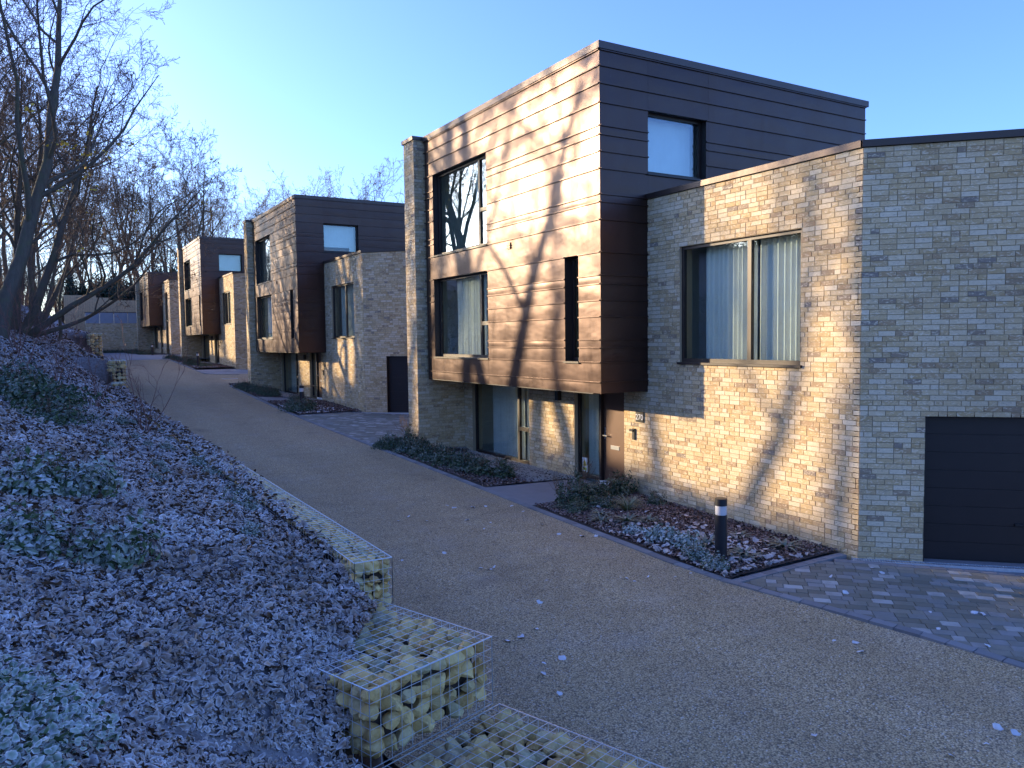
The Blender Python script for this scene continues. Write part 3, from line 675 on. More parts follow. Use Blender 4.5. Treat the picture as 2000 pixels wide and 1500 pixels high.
# ------------------------------------------------------------------ chips, pebbles, leaves (bulk meshes)
def flakes(P_, size, normal_up, mat, name, elong=(1.3, 2.2), cup=.25, tilt=.55, seed=1):
    """curled leaf or bark flakes, 6 triangles each"""
    g = np.random.default_rng(seed); n = len(P_)
    L = size*g.uniform(.7, 1.3, n); Wd = L/g.uniform(*elong, n)
    ang = g.uniform(0, 2*np.pi, n); 
    nrm = np.stack([g.normal(0, tilt, n), g.normal(0, tilt, n), np.ones(n)], 1)+normal_up; nrm /= np.linalg.norm(nrm, axis=1)[:, None]
    a = np.stack([np.cos(ang), np.sin(ang), np.zeros(n)], 1); a -= nrm*(a*nrm).sum(1)[:, None]; a /= np.linalg.norm(a, axis=1)[:, None]; b = np.cross(nrm, a)
    rim = [(1, 0), (.72, .68), (0, 1), (-.72, .7), (-1, .05), (-.7, -.7), (0, -1), (.7, -.7)]; NR = 8
    V = np.zeros((n, NR+1, 3)); cz = g.uniform(-cup*.4, cup, n); bend = g.normal(0, .13, n)
    V[:, 0] = P_+nrm*(L*cz*.5)[:, None]
    for i, (x, y) in enumerate(rim):
        jx = x*g.uniform(.88, 1.1, n); jy = y*g.uniform(.85, 1.12, n); lift = g.normal(0, .07, n)*L+bend*x*x*L
        V[:, i+1] = P_+a*(L*.5*jx)[:, None]+b*(Wd*.5*jy)[:, None]+nrm*lift[:, None]
    f = np.array([(0, i+1, (i+1) % NR+1) for i in range(NR)]); F = (f[None]+(NR+1)*np.arange(n)[:, None, None]).reshape(-1, 3)
    me = new_mesh(name, V.reshape(-1, 3), F, mat, True, np.repeat(g.random(n), NR+1))
    a_ = me.attributes.new('rim', 'FLOAT', 'POINT'); a_.data.foreach_set('value', np.tile(np.array([0.]+[1.]*NR, dtype=np.float32), n))
    return me
# bank litter: log-distance sampling around the viewpoint side of the bank
g = np.random.default_rng(3); N = 250000
r_ = np.exp(g.uniform(np.log(1.2), np.log(62), N)); th = np.radians(g.uniform(-22, 32, N))
X = CAM.x+r_*np.sin(th); Y = CAM.y+r_*np.cos(th)
ok = (X < xg(Y)-wg(Y)+.03+np.clip((Y+4.0)*.06+g.normal(0, .05, N), 0, .36)) & (Y < 74) & (X > -16); X, Y, r_ = X[ok], Y[ok], r_[ok]
Z = bank(X, Y)+g.uniform(0, .022, len(X))+np.where((X > xe(Y)-.04) & (Y > -5) & (Y < 27), .075, 0)
e = .05; nx_ = -(bank(X+e, Y)-bank(X-e, Y))/(2*e); ny_ = -(bank(X, Y+e)-bank(X, Y-e))/(2*e)
lit = link('leaf_litter', flakes(np.stack([X, Y, Z], 1), .031*(1+r_/9)*np.where(g.random(len(X)) < .1, 1.7, 1.), np.stack([nx_, ny_, np.zeros(len(X))], 1), 'frosted_litter', 'leaf_litter', elong=(1.5, 3.0), cup=.35, tilt=.7, seed=4)); tag(lit, 'frosted bark and leaf litter covering the bank', 'leaf litter', kind='stuff')
print('litter', len(X))
# bed litter
for i, (loc, _, _, _) in enumerate(HL[:3]):
    n = (9000, 3500, 1500)[i]; x = g.uniform(-1.18, 1.08, n); y = g.uniform(-4.25, .48, n); 
    P_ = np.stack([x+loc[0]*.5, y+loc[1], gz(x, y+loc[1])+.03+g.uniform(0, .02, n)], 1)
    o = link('bark_mulch', flakes(P_, (.05, .07, .1)[i], np.zeros((n, 3)), 'bark_chip', 'bark_mulch', seed=9+i)); tag(o, 'reddish bark mulch in the bed by the bollard of the %s house' % ORD[i], 'bark mulch', kind='stuff')
    n2 = n//2; x = g.uniform(-1.2, .0, n2); y = g.uniform(2.32, 8.5, n2); P_ = np.stack([x+loc[0]*.5, y+loc[1], gz(x, y+loc[1])+.03+g.uniform(0, .02, n2)], 1)
    o = link('bark_mulch', flakes(P_, (.05, .07, .1)[i], np.zeros((n2, 3)), 'bark_chip', 'bark_mulch', seed=50+i)); tag(o, 'bark mulch under the junipers of the %s house' % ORD[i], 'bark mulch', kind='stuff')
    n = (520, 200, 80)[i]; x = np.clip(g.normal(-.5, .5, n), -1.15, 1.05); y = np.clip(g.normal(-3.1, .9, n), -4.2, .4)
    P_ = np.stack([x, y+loc[1], gz(x, y+loc[1])+.055+g.uniform(0, .015, n)], 1)
    o = link('leaf_litter', flakes(P_, .085, np.zeros((n, 3)), 'bed_leaf', 'leaf_litter', (1.1, 1.6), .4, .4, 20+i)); tag(o, 'pale frosted leaves lying around the bollard of the %s house' % ORD[i], 'leaf litter', kind='stuff')
    # pebble margin
    n = (5200, 1800, 800)[i]; s_ = (.030, .045, .06)[i]
    x = g.uniform(-.15, 1.10, n); y = g.uniform(2.32, 7.7, n); zz = gz(x, y+loc[1])+.03
    ico = np.array([(0, 0, 1), (.85, 0, .15), (.2, .8, .1), (-.75, .45, .2), (-.7, -.5, .1), (.3, -.8, .15), (0, 0, -.6)]); f = np.array([(0, 1, 2), (0, 2, 3), (0, 3, 4), (0, 4, 5), (0, 5, 1), (6, 2, 1), (6, 3, 2), (6, 4, 3), (6, 5, 4), (6, 1, 5)])
    an = g.uniform(0, 6.28, n); sc = s_*g.uniform(.5, 1.15, n); V = np.zeros((n, 7, 3))
    for k, (a, b, c) in enumerate(ico):
        j = g.uniform(.75, 1.2, n); V[:, k, 0] = x+loc[0]*.5+sc*j*(a*np.cos(an)-b*np.sin(an)*.75); V[:, k, 1] = y+loc[1]+sc*j*(a*np.sin(an)+b*np.cos(an)*.75); V[:, k, 2] = zz+sc*c*.6*j
    F = (f[None]+7*np.arange(n)[:, None, None]).reshape(-1, 3)
    o = link('pebbles', new_mesh('pebbles', V.reshape(-1, 3), F, 'pebble', True)); tag(o, 'grey pebble margin below the ground floor window of the %s house' % ORD[i], 'pebbles', kind='stuff')

# ------------------------------------------------------------------ gabions
def stone_mesh(seed):
    import bmesh
    bm = bmesh.new(); bmesh.ops.create_icosphere(bm, subdivisions=2, radius=1); rn = random.Random(seed)
    planes = [(Vector((rn.gauss(0, 1), rn.gauss(0, 1), rn.gauss(0, 1))).normalized(), rn.uniform(.5, .82)) for _ in range(12)]
    sx, sy, sz = rn.uniform(.95, 1.3), rn.uniform(.8, 1.0), rn.uniform(.65, .9)
    for v in bm.verts:
        for n_, d in planes:
            k = v.co.dot(n_)-d
            if k > 0: v.co -= n_*k*.97
        v.co = Vector((v.co.x*sx, v.co.y*sy, v.co.z*sz))*rn.uniform(.985, 1.02)
    me = bpy.data.meshes.new('stone'); bm.to_mesh(me); bm.free(); me.materials.append(M['gabion_stone'])
    me.polygons.foreach_set('use_smooth', np.ones(len(me.polygons), dtype=bool)); me.set_sharp_from_angle(angle=rad(24)); return me
STONES = [stone_mesh(s) for s in range(14)]
def wire_grid(b, o, u, v, lu, lv, step, r=.0022):
    """wires in the plane spanned by u,v"""
    o, u, v = Vector(o), Vector(u), Vector(v); w = u.cross(v).normalized()
    def bar(p_, q_, rad_):
        d = (q_-p_).normalized(); a = d.orthogonal().normalized(); c = d.cross(a); k = len(b.V)
        for e_ in (p_, q_): b.V += [e_+(a*math.cos(t_)+c*math.sin(t_))*rad_ for t_ in (0, 1.571, 3.142, 4.712)]
        b.F += [(k+i, k+(i+1) % 4, k+4+(i+1) % 4, k+4+i) for i in range(4)]
    nu = max(1, round(lu/step)); nv = max(1, round(lv/step))
    for i in range(nu+1): bar(o+u*(lu*i/nu), o+u*(lu*i/nu)+v*lv, r*(1.5 if i in (0, nu) else 1))
    for j in range(nv+1): bar(o+v*(lv*j/nv)+w*.003, o+v*(lv*j/nv)+u*lu+w*.003, r*(1.5 if j in (0, nv) else 1))
def gabion(loc, rz, lx, ly, lz, label, size=.075, faces=('top', 'front', 'right', 'left'), step=.088, seed=1, ymax=99):
    g_ = empty('gabion_basket', loc, rz); tag(g_, label, 'gabion', 'stone gabion baskets'); rn = random.Random(seed)
    for nm, o, u, v, a, c in (('top', (0, 0, lz), (1, 0, 0), (0, 1, 0), lx, ly), ('front', (0, 0, 0), (1, 0, 0), (0, 0, 1), lx, lz), ('right', (lx, 0, 0), (0, 1, 0), (0, 0, 1), ly, lz), ('left', (0, 0, 0), (0, 1, 0), (0, 0, 1), ly, lz)):
        if nm in faces:
            b = MB(); wire_grid(b, o, u, v, a, c, step); b.build('wire_panel', 'galvanised', g_)
    cell = size*1.42; nx_, ny_, nz_ = max(2, round(lx/cell)), max(2, round(ly/cell)), max(2, round(lz/(cell*.85)))
    for k in range(nz_):
        for j in range(ny_):
            for i in range(nx_):
                if not (k >= nz_-1 or j == 0 or i in (0, nx_-1)): continue
                if k < nz_-1 and j > 0 and i == 0 and j > 4: continue
                s_ = size*rn.uniform(.68, 1.22)
                x = (i+.5)/nx_*lx+rn.uniform(-.022, .022); y = (j+.5)/ny_*ly+rn.uniform(-.022, .022); z = (k+.5)/nz_*lz+rn.uniform(-.02, .02)
                x = min(max(x, s_*.80), lx-s_*.80); y = min(max(y, s_*.80), ly-s_*.80); z = min(max(z, s_*.62), lz-s_*.66)
                o = link('stone', rn.choice(STONES), g_, (x, y, z)); o.rotation_euler = (rn.uniform(-.5, .5), rn.uniform(-.5, .5), rn.uniform(0, 6.3)); o.scale = (s_, s_, s_)
    q_ = size*1.1
    MB().box(q_, lx-q_, q_, ly-.02, .02, lz-q_).build('stone_core', 'soil', g_)
    return g_
A_ = rad(19)
gabion((-7.17, -7.13, .55), A_, 1.12, 1.28, .49, 'big square stone gabion basket standing in the foreground', .094, seed=2)
gabion((-7.17+1.55*math.sin(A_), -7.13-1.55*math.cos(A_), .08), A_, 1.14, 1.5, .47, 'lowest gabion basket cut by the bottom edge of the picture', .094, seed=3)
gabion((-7.17+3.1*math.sin(A_), -7.13-3.1*math.cos(A_), -.36), A_, 1.14, 1.5, .45, 'gabion basket nearest the camera below the frame', .075, faces=('top',), seed=8)
gabion((-6.68, -5.48, .93), 0, .33, 3.4, .42, 'narrow gabion basket behind the big foreground one', .062, seed=4)
for k, y0 in enumerate((-2.05, 1.4)):
    gabion((-6.68, y0, .93), 0, .33, 3.4, .42, ('narrow gabion running on along the drive, half buried in litter', 'long narrow gabion further along the drive edge', 'last narrow gabion before the litter covers the edge')[k], .066, seed=5+k, faces=('top', 'right'))
gabion((-6.55, 27.35, 1.0), 0, .8, 2.2, 1.42, 'tall stone gabion end with dark side at the bend of the bank', .15, seed=11, step=.15)
gabion((-6.6, 45.4, 1.75), 0, .9, 2.2, 2.1, 'farthest tall stone gabion end near the glass balustrade wall', .16, seed=12, step=.15)
gabion((-6.5, 24.9, .9), 0, .5, 1.2, .62, 'low mossy stone gabion just before the bend', .12, seed=13, step=.15)
# continuous retaining face below the baskets
for (y0, y1, dx) in ((-5.4, 27.3, 0), (29.5, 45.3, 0), (47.5, 76, 0)):
    ys_ = np.linspace(y0, y1, max(3, int((y1-y0)/1.2)))
    V = []; 
    for y in ys_: V += [(float(xg(y))-.06, y, float(zr(y))-.2), (float(xg(y))-.06, y, float(zstep(y))-.06)]
    n_ = len(ys_); w_ = link('retaining_wall', new_mesh('retaining_wall', V, [(2*i, 2*i+2, 2*i+3, 2*i+1) for i in range(n_-1)], 'gabion_stone')); tag(w_, kind='structure')

mc = prop('manhole_cover', (-.55, 31.6, float(zr(31.6))+.004), 'dark metal inspection cover set in the drive before the third house', 'cover')
MB().box(-.32, .32, -.24, .24, -.03, .010).build('cover_plate', 'dark_metal', mc); MB().box(-.36, -.325, -.28, .28, -.03, .013).box(.325, .36, -.28, .28, -.03, .013).box(-.325, .325, -.28, -.245, -.03, .013).box(-.325, .325, .245, .28, -.03, .013).build('cover_frame', 'galvanised', mc)
# ------------------------------------------------------------------ end wall, balustrade, fence
ew = prop('end_wall', (-5.5, 75.5, 2.2), 'grey brick retaining wall closing the far end of the drive', 'wall')
MB().box(0, 6, 0, .3, -.4, 2.95).build('wall_core', 'mortar', ew)
rn = random.Random(3); V, F, T = [], [], []
b = MB((0, 0, 0), (1, 0, 0), NY)
for (a, c, d, e_) in brick_list(0, 6, -.2, 2.95, (), 44): b.box(a, c, 0, .01, d, e_); T += [rn.random()]*8
tag(link('brick_courses', b.mesh('brick_courses', 'brick', tone=T), ew), kind='stuff')
bl = prop('glass_balustrade', (-5.5, 75.6, 5.15), 'frosted glass balustrade on top of the far end wall', 'balustrade')
for k in range(4): MB().box(k*1.25+.04, (k+1)*1.25-.04, .03, .045, .05, 1.1).build('glass_panel', 'render_grey', bl)
for k in range(5): MB().box(k*1.25-.02, k*1.25+.02, -.01, .03, -.15, .95).build('post', 'steel', bl)
MB().box(-.05, 5.05, .01, .06, 1.1, 1.15).build('handrail', 'dark_metal', bl)
fe = prop('timber_fence', (-7.2, 79, 4.6), 'brown close boarded timber fence above the far end wall', 'fence')
for k in range(46):
    x = k*.16; top = 3.5 if k < 18 else (3.3 if k < 26 else 3.05)
    if 'fb%.2f' % top not in CACHE: CACHE['fb%.2f' % top] = MB().box(0, .15, 0, .025, -1.5, top).mesh('board', 'timber')
    link('board', CACHE['fb%.2f' % top], fe, (x, (k % 2)*.012, 0))
for k in range(4): MB().box(k*2.3, k*2.3+.1, .03, .13, -1.5, 3.0).build('fence_post', 'timber', fe)

# ------------------------------------------------------------------ trees
def tubes(polys, sides):
    """polys: list of (pts Nx3, radii N) -> V,F"""
    V, F = [], []; k = 0
    for pts, rd in polys:
        pts = np.asarray(pts); n = len(pts); t_ = np.gradient(pts, axis=0); t_ /= np.linalg.norm(t_, axis=1)[:, None]+1e-9
        ref = np.array([1., 0, 0]) if abs(t_[0][2]) > .7 else np.array([0, 0, 1.])
        a = np.cross(t_, ref); a /= np.linalg.norm(a, axis=1)[:, None]+1e-9; b = np.cross(t_, a)
        an = np.arange(sides)*2*np.pi/sides
        ring = pts[:, None]+np.asarray(rd)[:, None, None]*(a[:, None]*np.cos(an)[None, :, None]+b[:, None]*np.sin(an)[None, :, None])
        V.append(ring.reshape(-1, 3)); i = np.arange(n-1)[:, None]*sides; j = np.arange(sides)[None]; j2 = (j+1) % sides
        F.append((np.stack([i+j, i+j2, i+sides+j2, i+sides+j], -1).reshape(-1, 4))+k); k += n*sides
    return np.concatenate(V), np.concatenate(F)
def tree_geo(seed, H, r, stems=None, limbs=9, dens=(7, 6, 4), fork=.35, droop=0., spread=.9, start=.3):
    """returns polylines by level"""
    rn = np.random.default_rng(seed); out = {0: [], 1: [], 2: [], 3: [], 4: []}
    def grow(p, d, L, r, lv):
        n = (9, 8, 6, 5, 3)[lv]; pts = [p]; rs = [r]; d = d/np.linalg.norm(d); seg = L/n
        wob = (.10, .17, .22, .26, .25)[lv]; tip = (.12, .14, .2, .3, .5)[lv]
        for i in range(n):
            d = d+rn.normal(0, wob, 3)+np.array([0, 0, (.05, .07, .06, .04, 0)[lv]-droop*(lv > 0)]); d /= np.linalg.norm(d)
            p = p+d*seg; pts.append(p); rs.append(r*(1-(1-tip)*(i+1)/n))
        out[lv].append((np.array(pts), np.array(rs)))
        if lv == 4: return
        cnt = (limbs, dens[0], dens[1], dens[2])[lv]; s0 = (start, .22, .18, .15)[lv]
        for c in range(cnt):
            f = s0+(1-s0)*(c+rn.uniform(.1, .9))/cnt; x = f*n; i = min(int(x), n-1); q_ = pts[i]+(pts[i+1]-pts[i])*(x-i)
            ax = pts[i+1]-pts[i]; ax /= np.linalg.norm(ax)
            side = np.cross(ax, rn.normal(0, 1, 3)); side /= np.linalg.norm(side)+1e-9
            k = rn.uniform(.55, 1.1)*spread; dd = ax*(1-.25*k)+side*k; 
            if lv == 0: dd[2] = abs(dd[2])*.8+.15
            ll = L*(.62, .5, .45, .42)[lv]*(1.1-.55*f)*rn.uniform(.7, 1.2); rr_ = (rs[i])*(.52, .5, .5, .55)[lv]*rn.uniform(.75, 1.05)
            grow(q_, dd, ll, max(rr_, .0035), lv+1)
    for (p, d, L, r_) in (stems or [((0, 0, -.3), (0, 0, 1), H, r)]): grow(np.array(p, float), np.array(d, float), L, r_, 0)
    return out
def tree_meshes(name, geo, minr=.006):
    V0, F0 = tubes([(p, np.maximum(r_, minr)) for lv in (0, 1) for p, r_ in geo[lv]], 8)
    V1, F1 = tubes([(p, np.maximum(r_, minr)) for lv in (2, 3, 4) for p, r_ in geo[lv]], 3)
    return new_mesh(name+'_trunk', V0, F0, 'bark', True), new_mesh(name+'_crown', V1, F1, 'twig', True)
def put_tree(meshes, loc, rz, sc, label, group, name='bare_tree', extra=None):
    t_ = empty(name, loc, rz); t_.scale = (sc,)*3; tag(t_, label, 'tree', group)
    link('trunk', meshes[0], t_); link('crown', meshes[1], t_); return t_
PROTO = [tree_meshes('tree%d' % s, tree_geo(40+s, 13, .2, limbs=9, dens=(6, 5, 4), start=.32, spread=(.8, 1., .7, .9)[s]), .009) for s in range(4)]
def bz(x, y): return float(bank(x, y))-.1
# the big spreading trees at the left, each with its own limbs
BIG = [
 ('tall leaning tree with mossy trunk at the left edge', (-10.35, 23.5), [((0, 0, -.3), (.10, 0, 1), 17, .30)], 12, 21),
 ('many stemmed spreading tree whose limbs reach over the drive', (-10.2, 30.0), [((0, 0, -.4), (.22, -.02, .75), 11.5, .26), ((.3, -.2, -.4), (.55, -.1, .72), 12.5, .22), ((.5, .1, -.3), (.85, -.25, .55), 10.5, .17), ((.2, .3, -.3), (.05, .1, 1), 12, .2), ((.5, .3, -.3), (1.0, 0, .33), 8, .12)], 8, 22),
 ('slim straight tree between the spreading trees', (-10.9, 33.5), [((0, 0, -.3), (.04, .1, 1), 14, .17)], 11, 23),
 ('forked tree leaning right behind the spreading one', (-9.3, 38.5), [((0, 0, -.3), (.30, .0, 1), 11, .17), ((.1, .2, -.3), (-.12, .05, 1), 11, .16)], 9, 24),
 ('thin leaning sapling low on the bank', (-8.35, 33.0), [((0, 0, -.3), (.16, 0, 1), 8, .085)], 8, 25)]
BIG += [('upright tree in front of the far fence', (-9.5, 47), [((0, 0, -.3), (.12, 0, 1), 12, .16), ((.2, .1, -.3), (.35, .1, 1), 10, .12)], 9, 26),
 ('twin stemmed tree behind the tall leaning one', (-11.6, 27), [((0, 0, -.3), (.2, .1, 1), 14, .19), ((.2, 0, -.3), (-.1, -.1, 1), 13, .16)], 10, 27),
 ('straight dark trunk deep in the wood', (-12.4, 38), [((0, 0, -.3), (.05, 0, 1), 15, .2)], 11, 28)]
for lab, (x, y), st, lm, sd_ in BIG:
    H_ = st[0][2]; geo_ = tree_geo(sd_, H_, st[0][3], st, limbs=lm, dens=(9, 8, 5), start=.25, spread=.95)
    t_ = put_tree(tree_meshes('bigtree', geo_, .007), (x, y, bz(x, y)), 0, 1, lab, None)
    if sd_ in (21, 22):
        ends = [p_[-1] for p_, _ in geo_[3] if p_[-1][2] < 8]; pick = [ends[(i_*37) % len(ends)] for i_ in range(16)]
        P_ = np.concatenate([np.array(e_)+np.random.default_rng(i_).normal(0, .1, (4, 3)) for i_, e_ in enumerate(pick)])
        link('last_leaves', flakes(P_, .13, np.zeros((len(P_), 3)), 'yellow_leaf', 'last_leaves', (1.1, 1.5), .4, 1., 77), t_)
rn = random.Random(11)
SPOTS = [(-12.2, 42, .9), (-13.5, 35, 1.0), (-11.3, 50, .95), (-9.2, 56, .8), (-14, 54, 1.1), (-12, 64, 1.0)]
for i, (x, y, s_) in enumerate(SPOTS):
    put_tree(PROTO[i % 4], (x, y, bz(x, y)), rn.uniform(0, 6.3), s_, 'slender bare tree in the wood up the left bank', 'bare trees on the left bank')
for i in range(64):      # wood beyond the far houses
    x = -18+i*.8+rn.uniform(-.8, .8); y = rn.uniform(86, 122); s_ = rn.uniform(1.05, 1.5)
    put_tree(PROTO[i % 4], (x, y, float(terrain(x, y))-.1), rn.uniform(0, 6.3), s_, 'bare tree in the brown wood beyond the far house', 'bare trees beyond the far house')
for i, (x, y) in enumerate([(-11.4, 18.5), (-14.5, 18.7), (-19, 26.5)]):   # just left of the frame
    put_tree(PROTO[(i+1) % 4], (x, y, bz(x, y)), rn.uniform(0, 6.3), rn.uniform(.75, 1.0), 'bare tree just left of the picture on the bank', 'bare trees left of the picture')
for i in range(17):      # wood on the hill to the left, out of frame; it shades the drive
    x = rn.uniform(-30, -13.5); y = rn.uniform(-2, 52); s_ = rn.uniform(.8, 1.15)
    put_tree(PROTO[i % 4], (x, y, bz(x, y)), rn.uniform(0, 6.3), s_, 'bare tree on the hill left of the drive', 'bare trees on the hill')
THK = []
for s_ in range(3):
    gg = tree_geo(120+s_, 3, .03, [((math.cos(a)*.5, math.sin(a)*.5, -.1), (math.cos(a)*.35, math.sin(a)*.35, 1), 2.6+.5*math.sin(a*5), .022) for a in np.linspace(0, 5.6, 7)], limbs=7, dens=(5, 3, 0), start=.15, spread=.8)
    V0, F0 = tubes([(p, np.maximum(r_, .006)) for lv in gg for p, r_ in gg[lv]], 3); THK.append(new_mesh('stems', V0, F0, 'twig', True))
for i in range(72):
    far_ = i >= 36
    if far_: x = -17+(i-36)*.85+rn.uniform(-.5, .5); y = rn.uniform(81, 92); z = float(terrain(x, y)); sc = rn.uniform(1.4, 2.3)
    else: x = rn.uniform(-17, -9.6); y = rn.uniform(22, 74); z = bz(x, y); sc = rn.uniform(.45, .75)
    t_ = empty('bare_thicket', (x, y, z), rn.uniform(0, 6.3)); t_.scale = (sc,)*3; link('stems', THK[i % 3], t_)
    tag(t_, 'brown bare thicket beyond the timber fence' if far_ else 'brown bare thicket under the trees on the left bank', 'thicket', 'thickets beyond the fence' if far_ else 'thickets under the left trees')
# leaf-cloud shrubs
def leaf_cloud(seed, n, rx, rz_, leaf, mat, name, squash=1., elong=1.7, shell=.5, up=.3):
    g_ = np.random.default_rng(seed); d = g_.normal(0, 1, (n, 3)); d /= np.linalg.norm(d, axis=1)[:, None]; d[:, 2] = np.abs(d[:, 2])*squash
    rd = g_.uniform(shell, 1, n)**.6; lump = 1+.22*np.sin(d[:, 0]*5+seed)+.2*np.sin(d[:, 1]*6+d[:, 2]*4+seed*2)
    P_ = d*(rd*lump)[:, None]*np.array([rx, rx, rz_]); L = leaf*g_.uniform(.6, 1.3, n)
    nrm = d*.8+g_.normal(0, .6, (n, 3))+np.array([0, 0, up]); nrm /= np.linalg.norm(nrm, axis=1)[:, None]
    a = np.cross(nrm, g_.normal(0, 1, (n, 3))); a /= np.linalg.norm(a, axis=1)[:, None]; b = np.cross(nrm, a)
    V = np.zeros((n, 5, 3)); V[:, 0] = P_-a*L[:, None]*.5; V[:, 1] = P_+b*(L/elong*.5)[:, None]+nrm*(L*.1)[:, None]; V[:, 2] = P_+a*L[:, None]*.5-nrm*(L*.12)[:, None]; V[:, 3] = P_-b*(L/elong*.5)[:, None]+nrm*(L*.1)[:, None]; V[:, 4] = P_
    f = np.array([(0, 4, 1), (1, 4, 2), (2, 4, 3), (3, 4, 0)]); F = (f[None]+5*np.arange(n)[:, None, None]).reshape(-1, 3)
    return new_mesh(name, V.reshape(-1, 3), F, mat, False, np.repeat(g_.random(n), 5))
EVER = [leaf_cloud(60+s, 2600, 1.5, 3.2, .26, 'evergreen', 'foliage') for s in range(2)]
SHADE_BUSH = [leaf_cloud(70+s, 2400, 1.7, 1.7, .22, 'evergreen', 'foliage', shell=.2) for s in range(2)]
for i in range(11):
    x = -6+i*1.0+rn.uniform(-.4, .4); y = rn.uniform(80.5, 84); t_ = empty('evergreen_shrub', (x, y, 6.0)); t_.scale = (rn.uniform(.8, 1.2), 1, rn.uniform(.9, 1.9)); tag(t_, 'dark evergreen behind the timber fence', 'shrub', 'evergreens behind the fence'); link('foliage', EVER[i % 2], t_)
for i in range(26):  # unseen bushes, added along the crest to block low sun from the drive
    y = -6+i*2.3+rn.uniform(-.7, .7); x = -26+rn.uniform(-2, 2); t_ = empty('evergreen_shrub', (x, y, bz(x, y))); t_.scale = (rn.uniform(.8, 1.3),)*2+(rn.uniform(.3, .55),); tag(t_, 'unseen evergreen bush added on the hill crest to shade the drive', 'shrub', 'added shading bushes on the hill crest'); link('foliage', SHADE_BUSH[i % 2], t_)

# ------------------------------------------------------------------ planting
def blades(seed, n, L, w, droop, mat, name, spread=.8):
    g_ = np.random.default_rng(seed); V, F, T = [], [], []
    for i in range(n):
        a = g_.uniform(0, 6.28); lean = g_.uniform(.05, spread); l = L*g_.uniform(.6, 1.1); d = np.array([math.cos(a)*lean, math.sin(a)*lean, 1.]); d /= np.linalg.norm(d); s_ = np.array([-math.sin(a), math.cos(a), 0]); p = np.array([math.cos(a), math.sin(a), 0])*g_.uniform(0, L*.12); k = len(V); tn = g_.random()
        for j in range(4):
            ww = w*(1, 1.1, .8, .08)[j]; V += [p-s_*ww*.5, p+s_*ww*.5]; T += [tn, tn]; d = d+np.array([math.cos(a)*droop, math.sin(a)*droop, -droop*.9]); d /= np.linalg.norm(d); p = p+d*l/3
        F += [(k+2*j, k+2*j+1, k+2*j+3, k+2*j+2) for j in range(3)]
    return new_mesh(name, V, F, mat, False, T)
PL = {
 'grass': [blades(s, 90, .34, .012, .32, 'grass_leaf', 'leaves') for s in (1, 2)],
 'strap': [blades(s, 34, .26, .03, .40, 'green_leaf', 'leaves', 1.1) for s in (3, 4)],
 'bush': [leaf_cloud(s, 620, .21, .26, .05, 'green_leaf', 'leaves', shell=.2) for s in (5, 6)],
 'low': [leaf_cloud(s, 1500, .42, .22, .045, 'green_leaf', 'leaves', shell=.3) for s in (7, 8)],
 'pale': [leaf_cloud(s, 380, .17, .13, .05, 'frosted_pale', 'leaves', shell=.4) for s in (9, 10)],
 'upright': [leaf_cloud(s, 300, .10, .42, .05, 'green_leaf', 'leaves', shell=.1) for s in (11, 12)],
 'frost': [leaf_cloud(s, 700, .36, .34, .08, 'frosted_leaf', 'leaves', shell=.3) for s in (13, 14)]}
STEM = {}
for kind_, h_, w_, n_ in (('bush', .26, .5, 7), ('upright', .46, .15, 6), ('frost', .30, .8, 8), ('low', .2, 1.3, 8)):
    gg = tree_geo(300+n_, h_, .006, [((0, 0, -.02), (math.cos(a)*w_*(.6+.4*math.sin(a*7)), math.sin(a)*w_*(.6+.4*math.sin(a*7)), 1), h_*(1+.4*w_), .005) for a in np.linspace(0, 5.5, n_)], limbs=4, dens=(0, 0, 0), start=.3, spread=.7)
    V0, F0 = tubes([(p, np.maximum(r_, .0022)) for lv in gg for p, r_ in gg[lv]], 3); STEM[kind_] = new_mesh('stems', V0, F0, 'twig', True)
def plant(kind, x, y, sc, label, group=None, z=None, name=None):
    t_ = empty(name or {'grass': 'grass_clump', 'strap': 'strap_leaf_plant', 'bush': 'small_bush', 'low': 'low_shrub', 'pale': 'frosted_plant', 'upright': 'upright_plant', 'frost': 'frosted_shrub'}[kind], (x, y, (float(gz(x, y))+.02) if z is None else z), rn.uniform(0, 6.28)); sc *= 1.25 if z is None else 1; t_.scale = (sc*rn.uniform(.9, 1.1), sc, sc*rn.uniform(.9, 1.1))
    tag(t_, label, 'plant', group); link('leaves', rn.choice(PL[kind]), t_)
    if kind in STEM: link('stems', STEM[kind], t_)
    return t_
A = plant
A('upright', -.72, .28, 1., 'upright leafy plant at the corner of path and kerb'); A('upright', -.25, .42, 1.25, 'tallest upright plant beside the entrance path'); A('bush', -.45, .15, 1., 'dark bush between the two upright plants'); A('bush', .1, .35, 1., 'dark bush along the path near the doormat'); A('bush', .45, .40, 1.05, 'dark bush in front of the front door'); A('bush', .82, .42, 1.15, 'dark bush against the brick beside the door')
A('low', -.75, -.2, .6, 'grey green low plant behind the kerb by the path'); A('low', -.1, -.25, .75, 'grey green low plant in the middle of the bed'); A('grass', .0, -.75, 1., 'yellowish grass clump in the bed by the path'); A('grass', .35, -.45, .7, 'smaller grass clump nearer the wall'); A('strap', -.6, -.75, .9, 'strap leaved plant left of the yellowish grass'); A('strap', -.85, -1.1, .95, 'strap leaved plant nearest the kerb'); A('strap', -.5, -1.35, 1.0, 'strap leaved plant in front of the yellowish grass'); A('strap', -.15, -1.5, .9, 'dark strap leaved plant right of the grass')
A('pale', -.85, -1.95, .85, 'small pale frosted plant, leftmost of three'); A('pale', -.75, -2.45, 1.2, 'large pale frosted plant, middle of three'); A('pale', -.65, -2.85, 1.25, 'pale frosted plant, nearest the bollard of three')
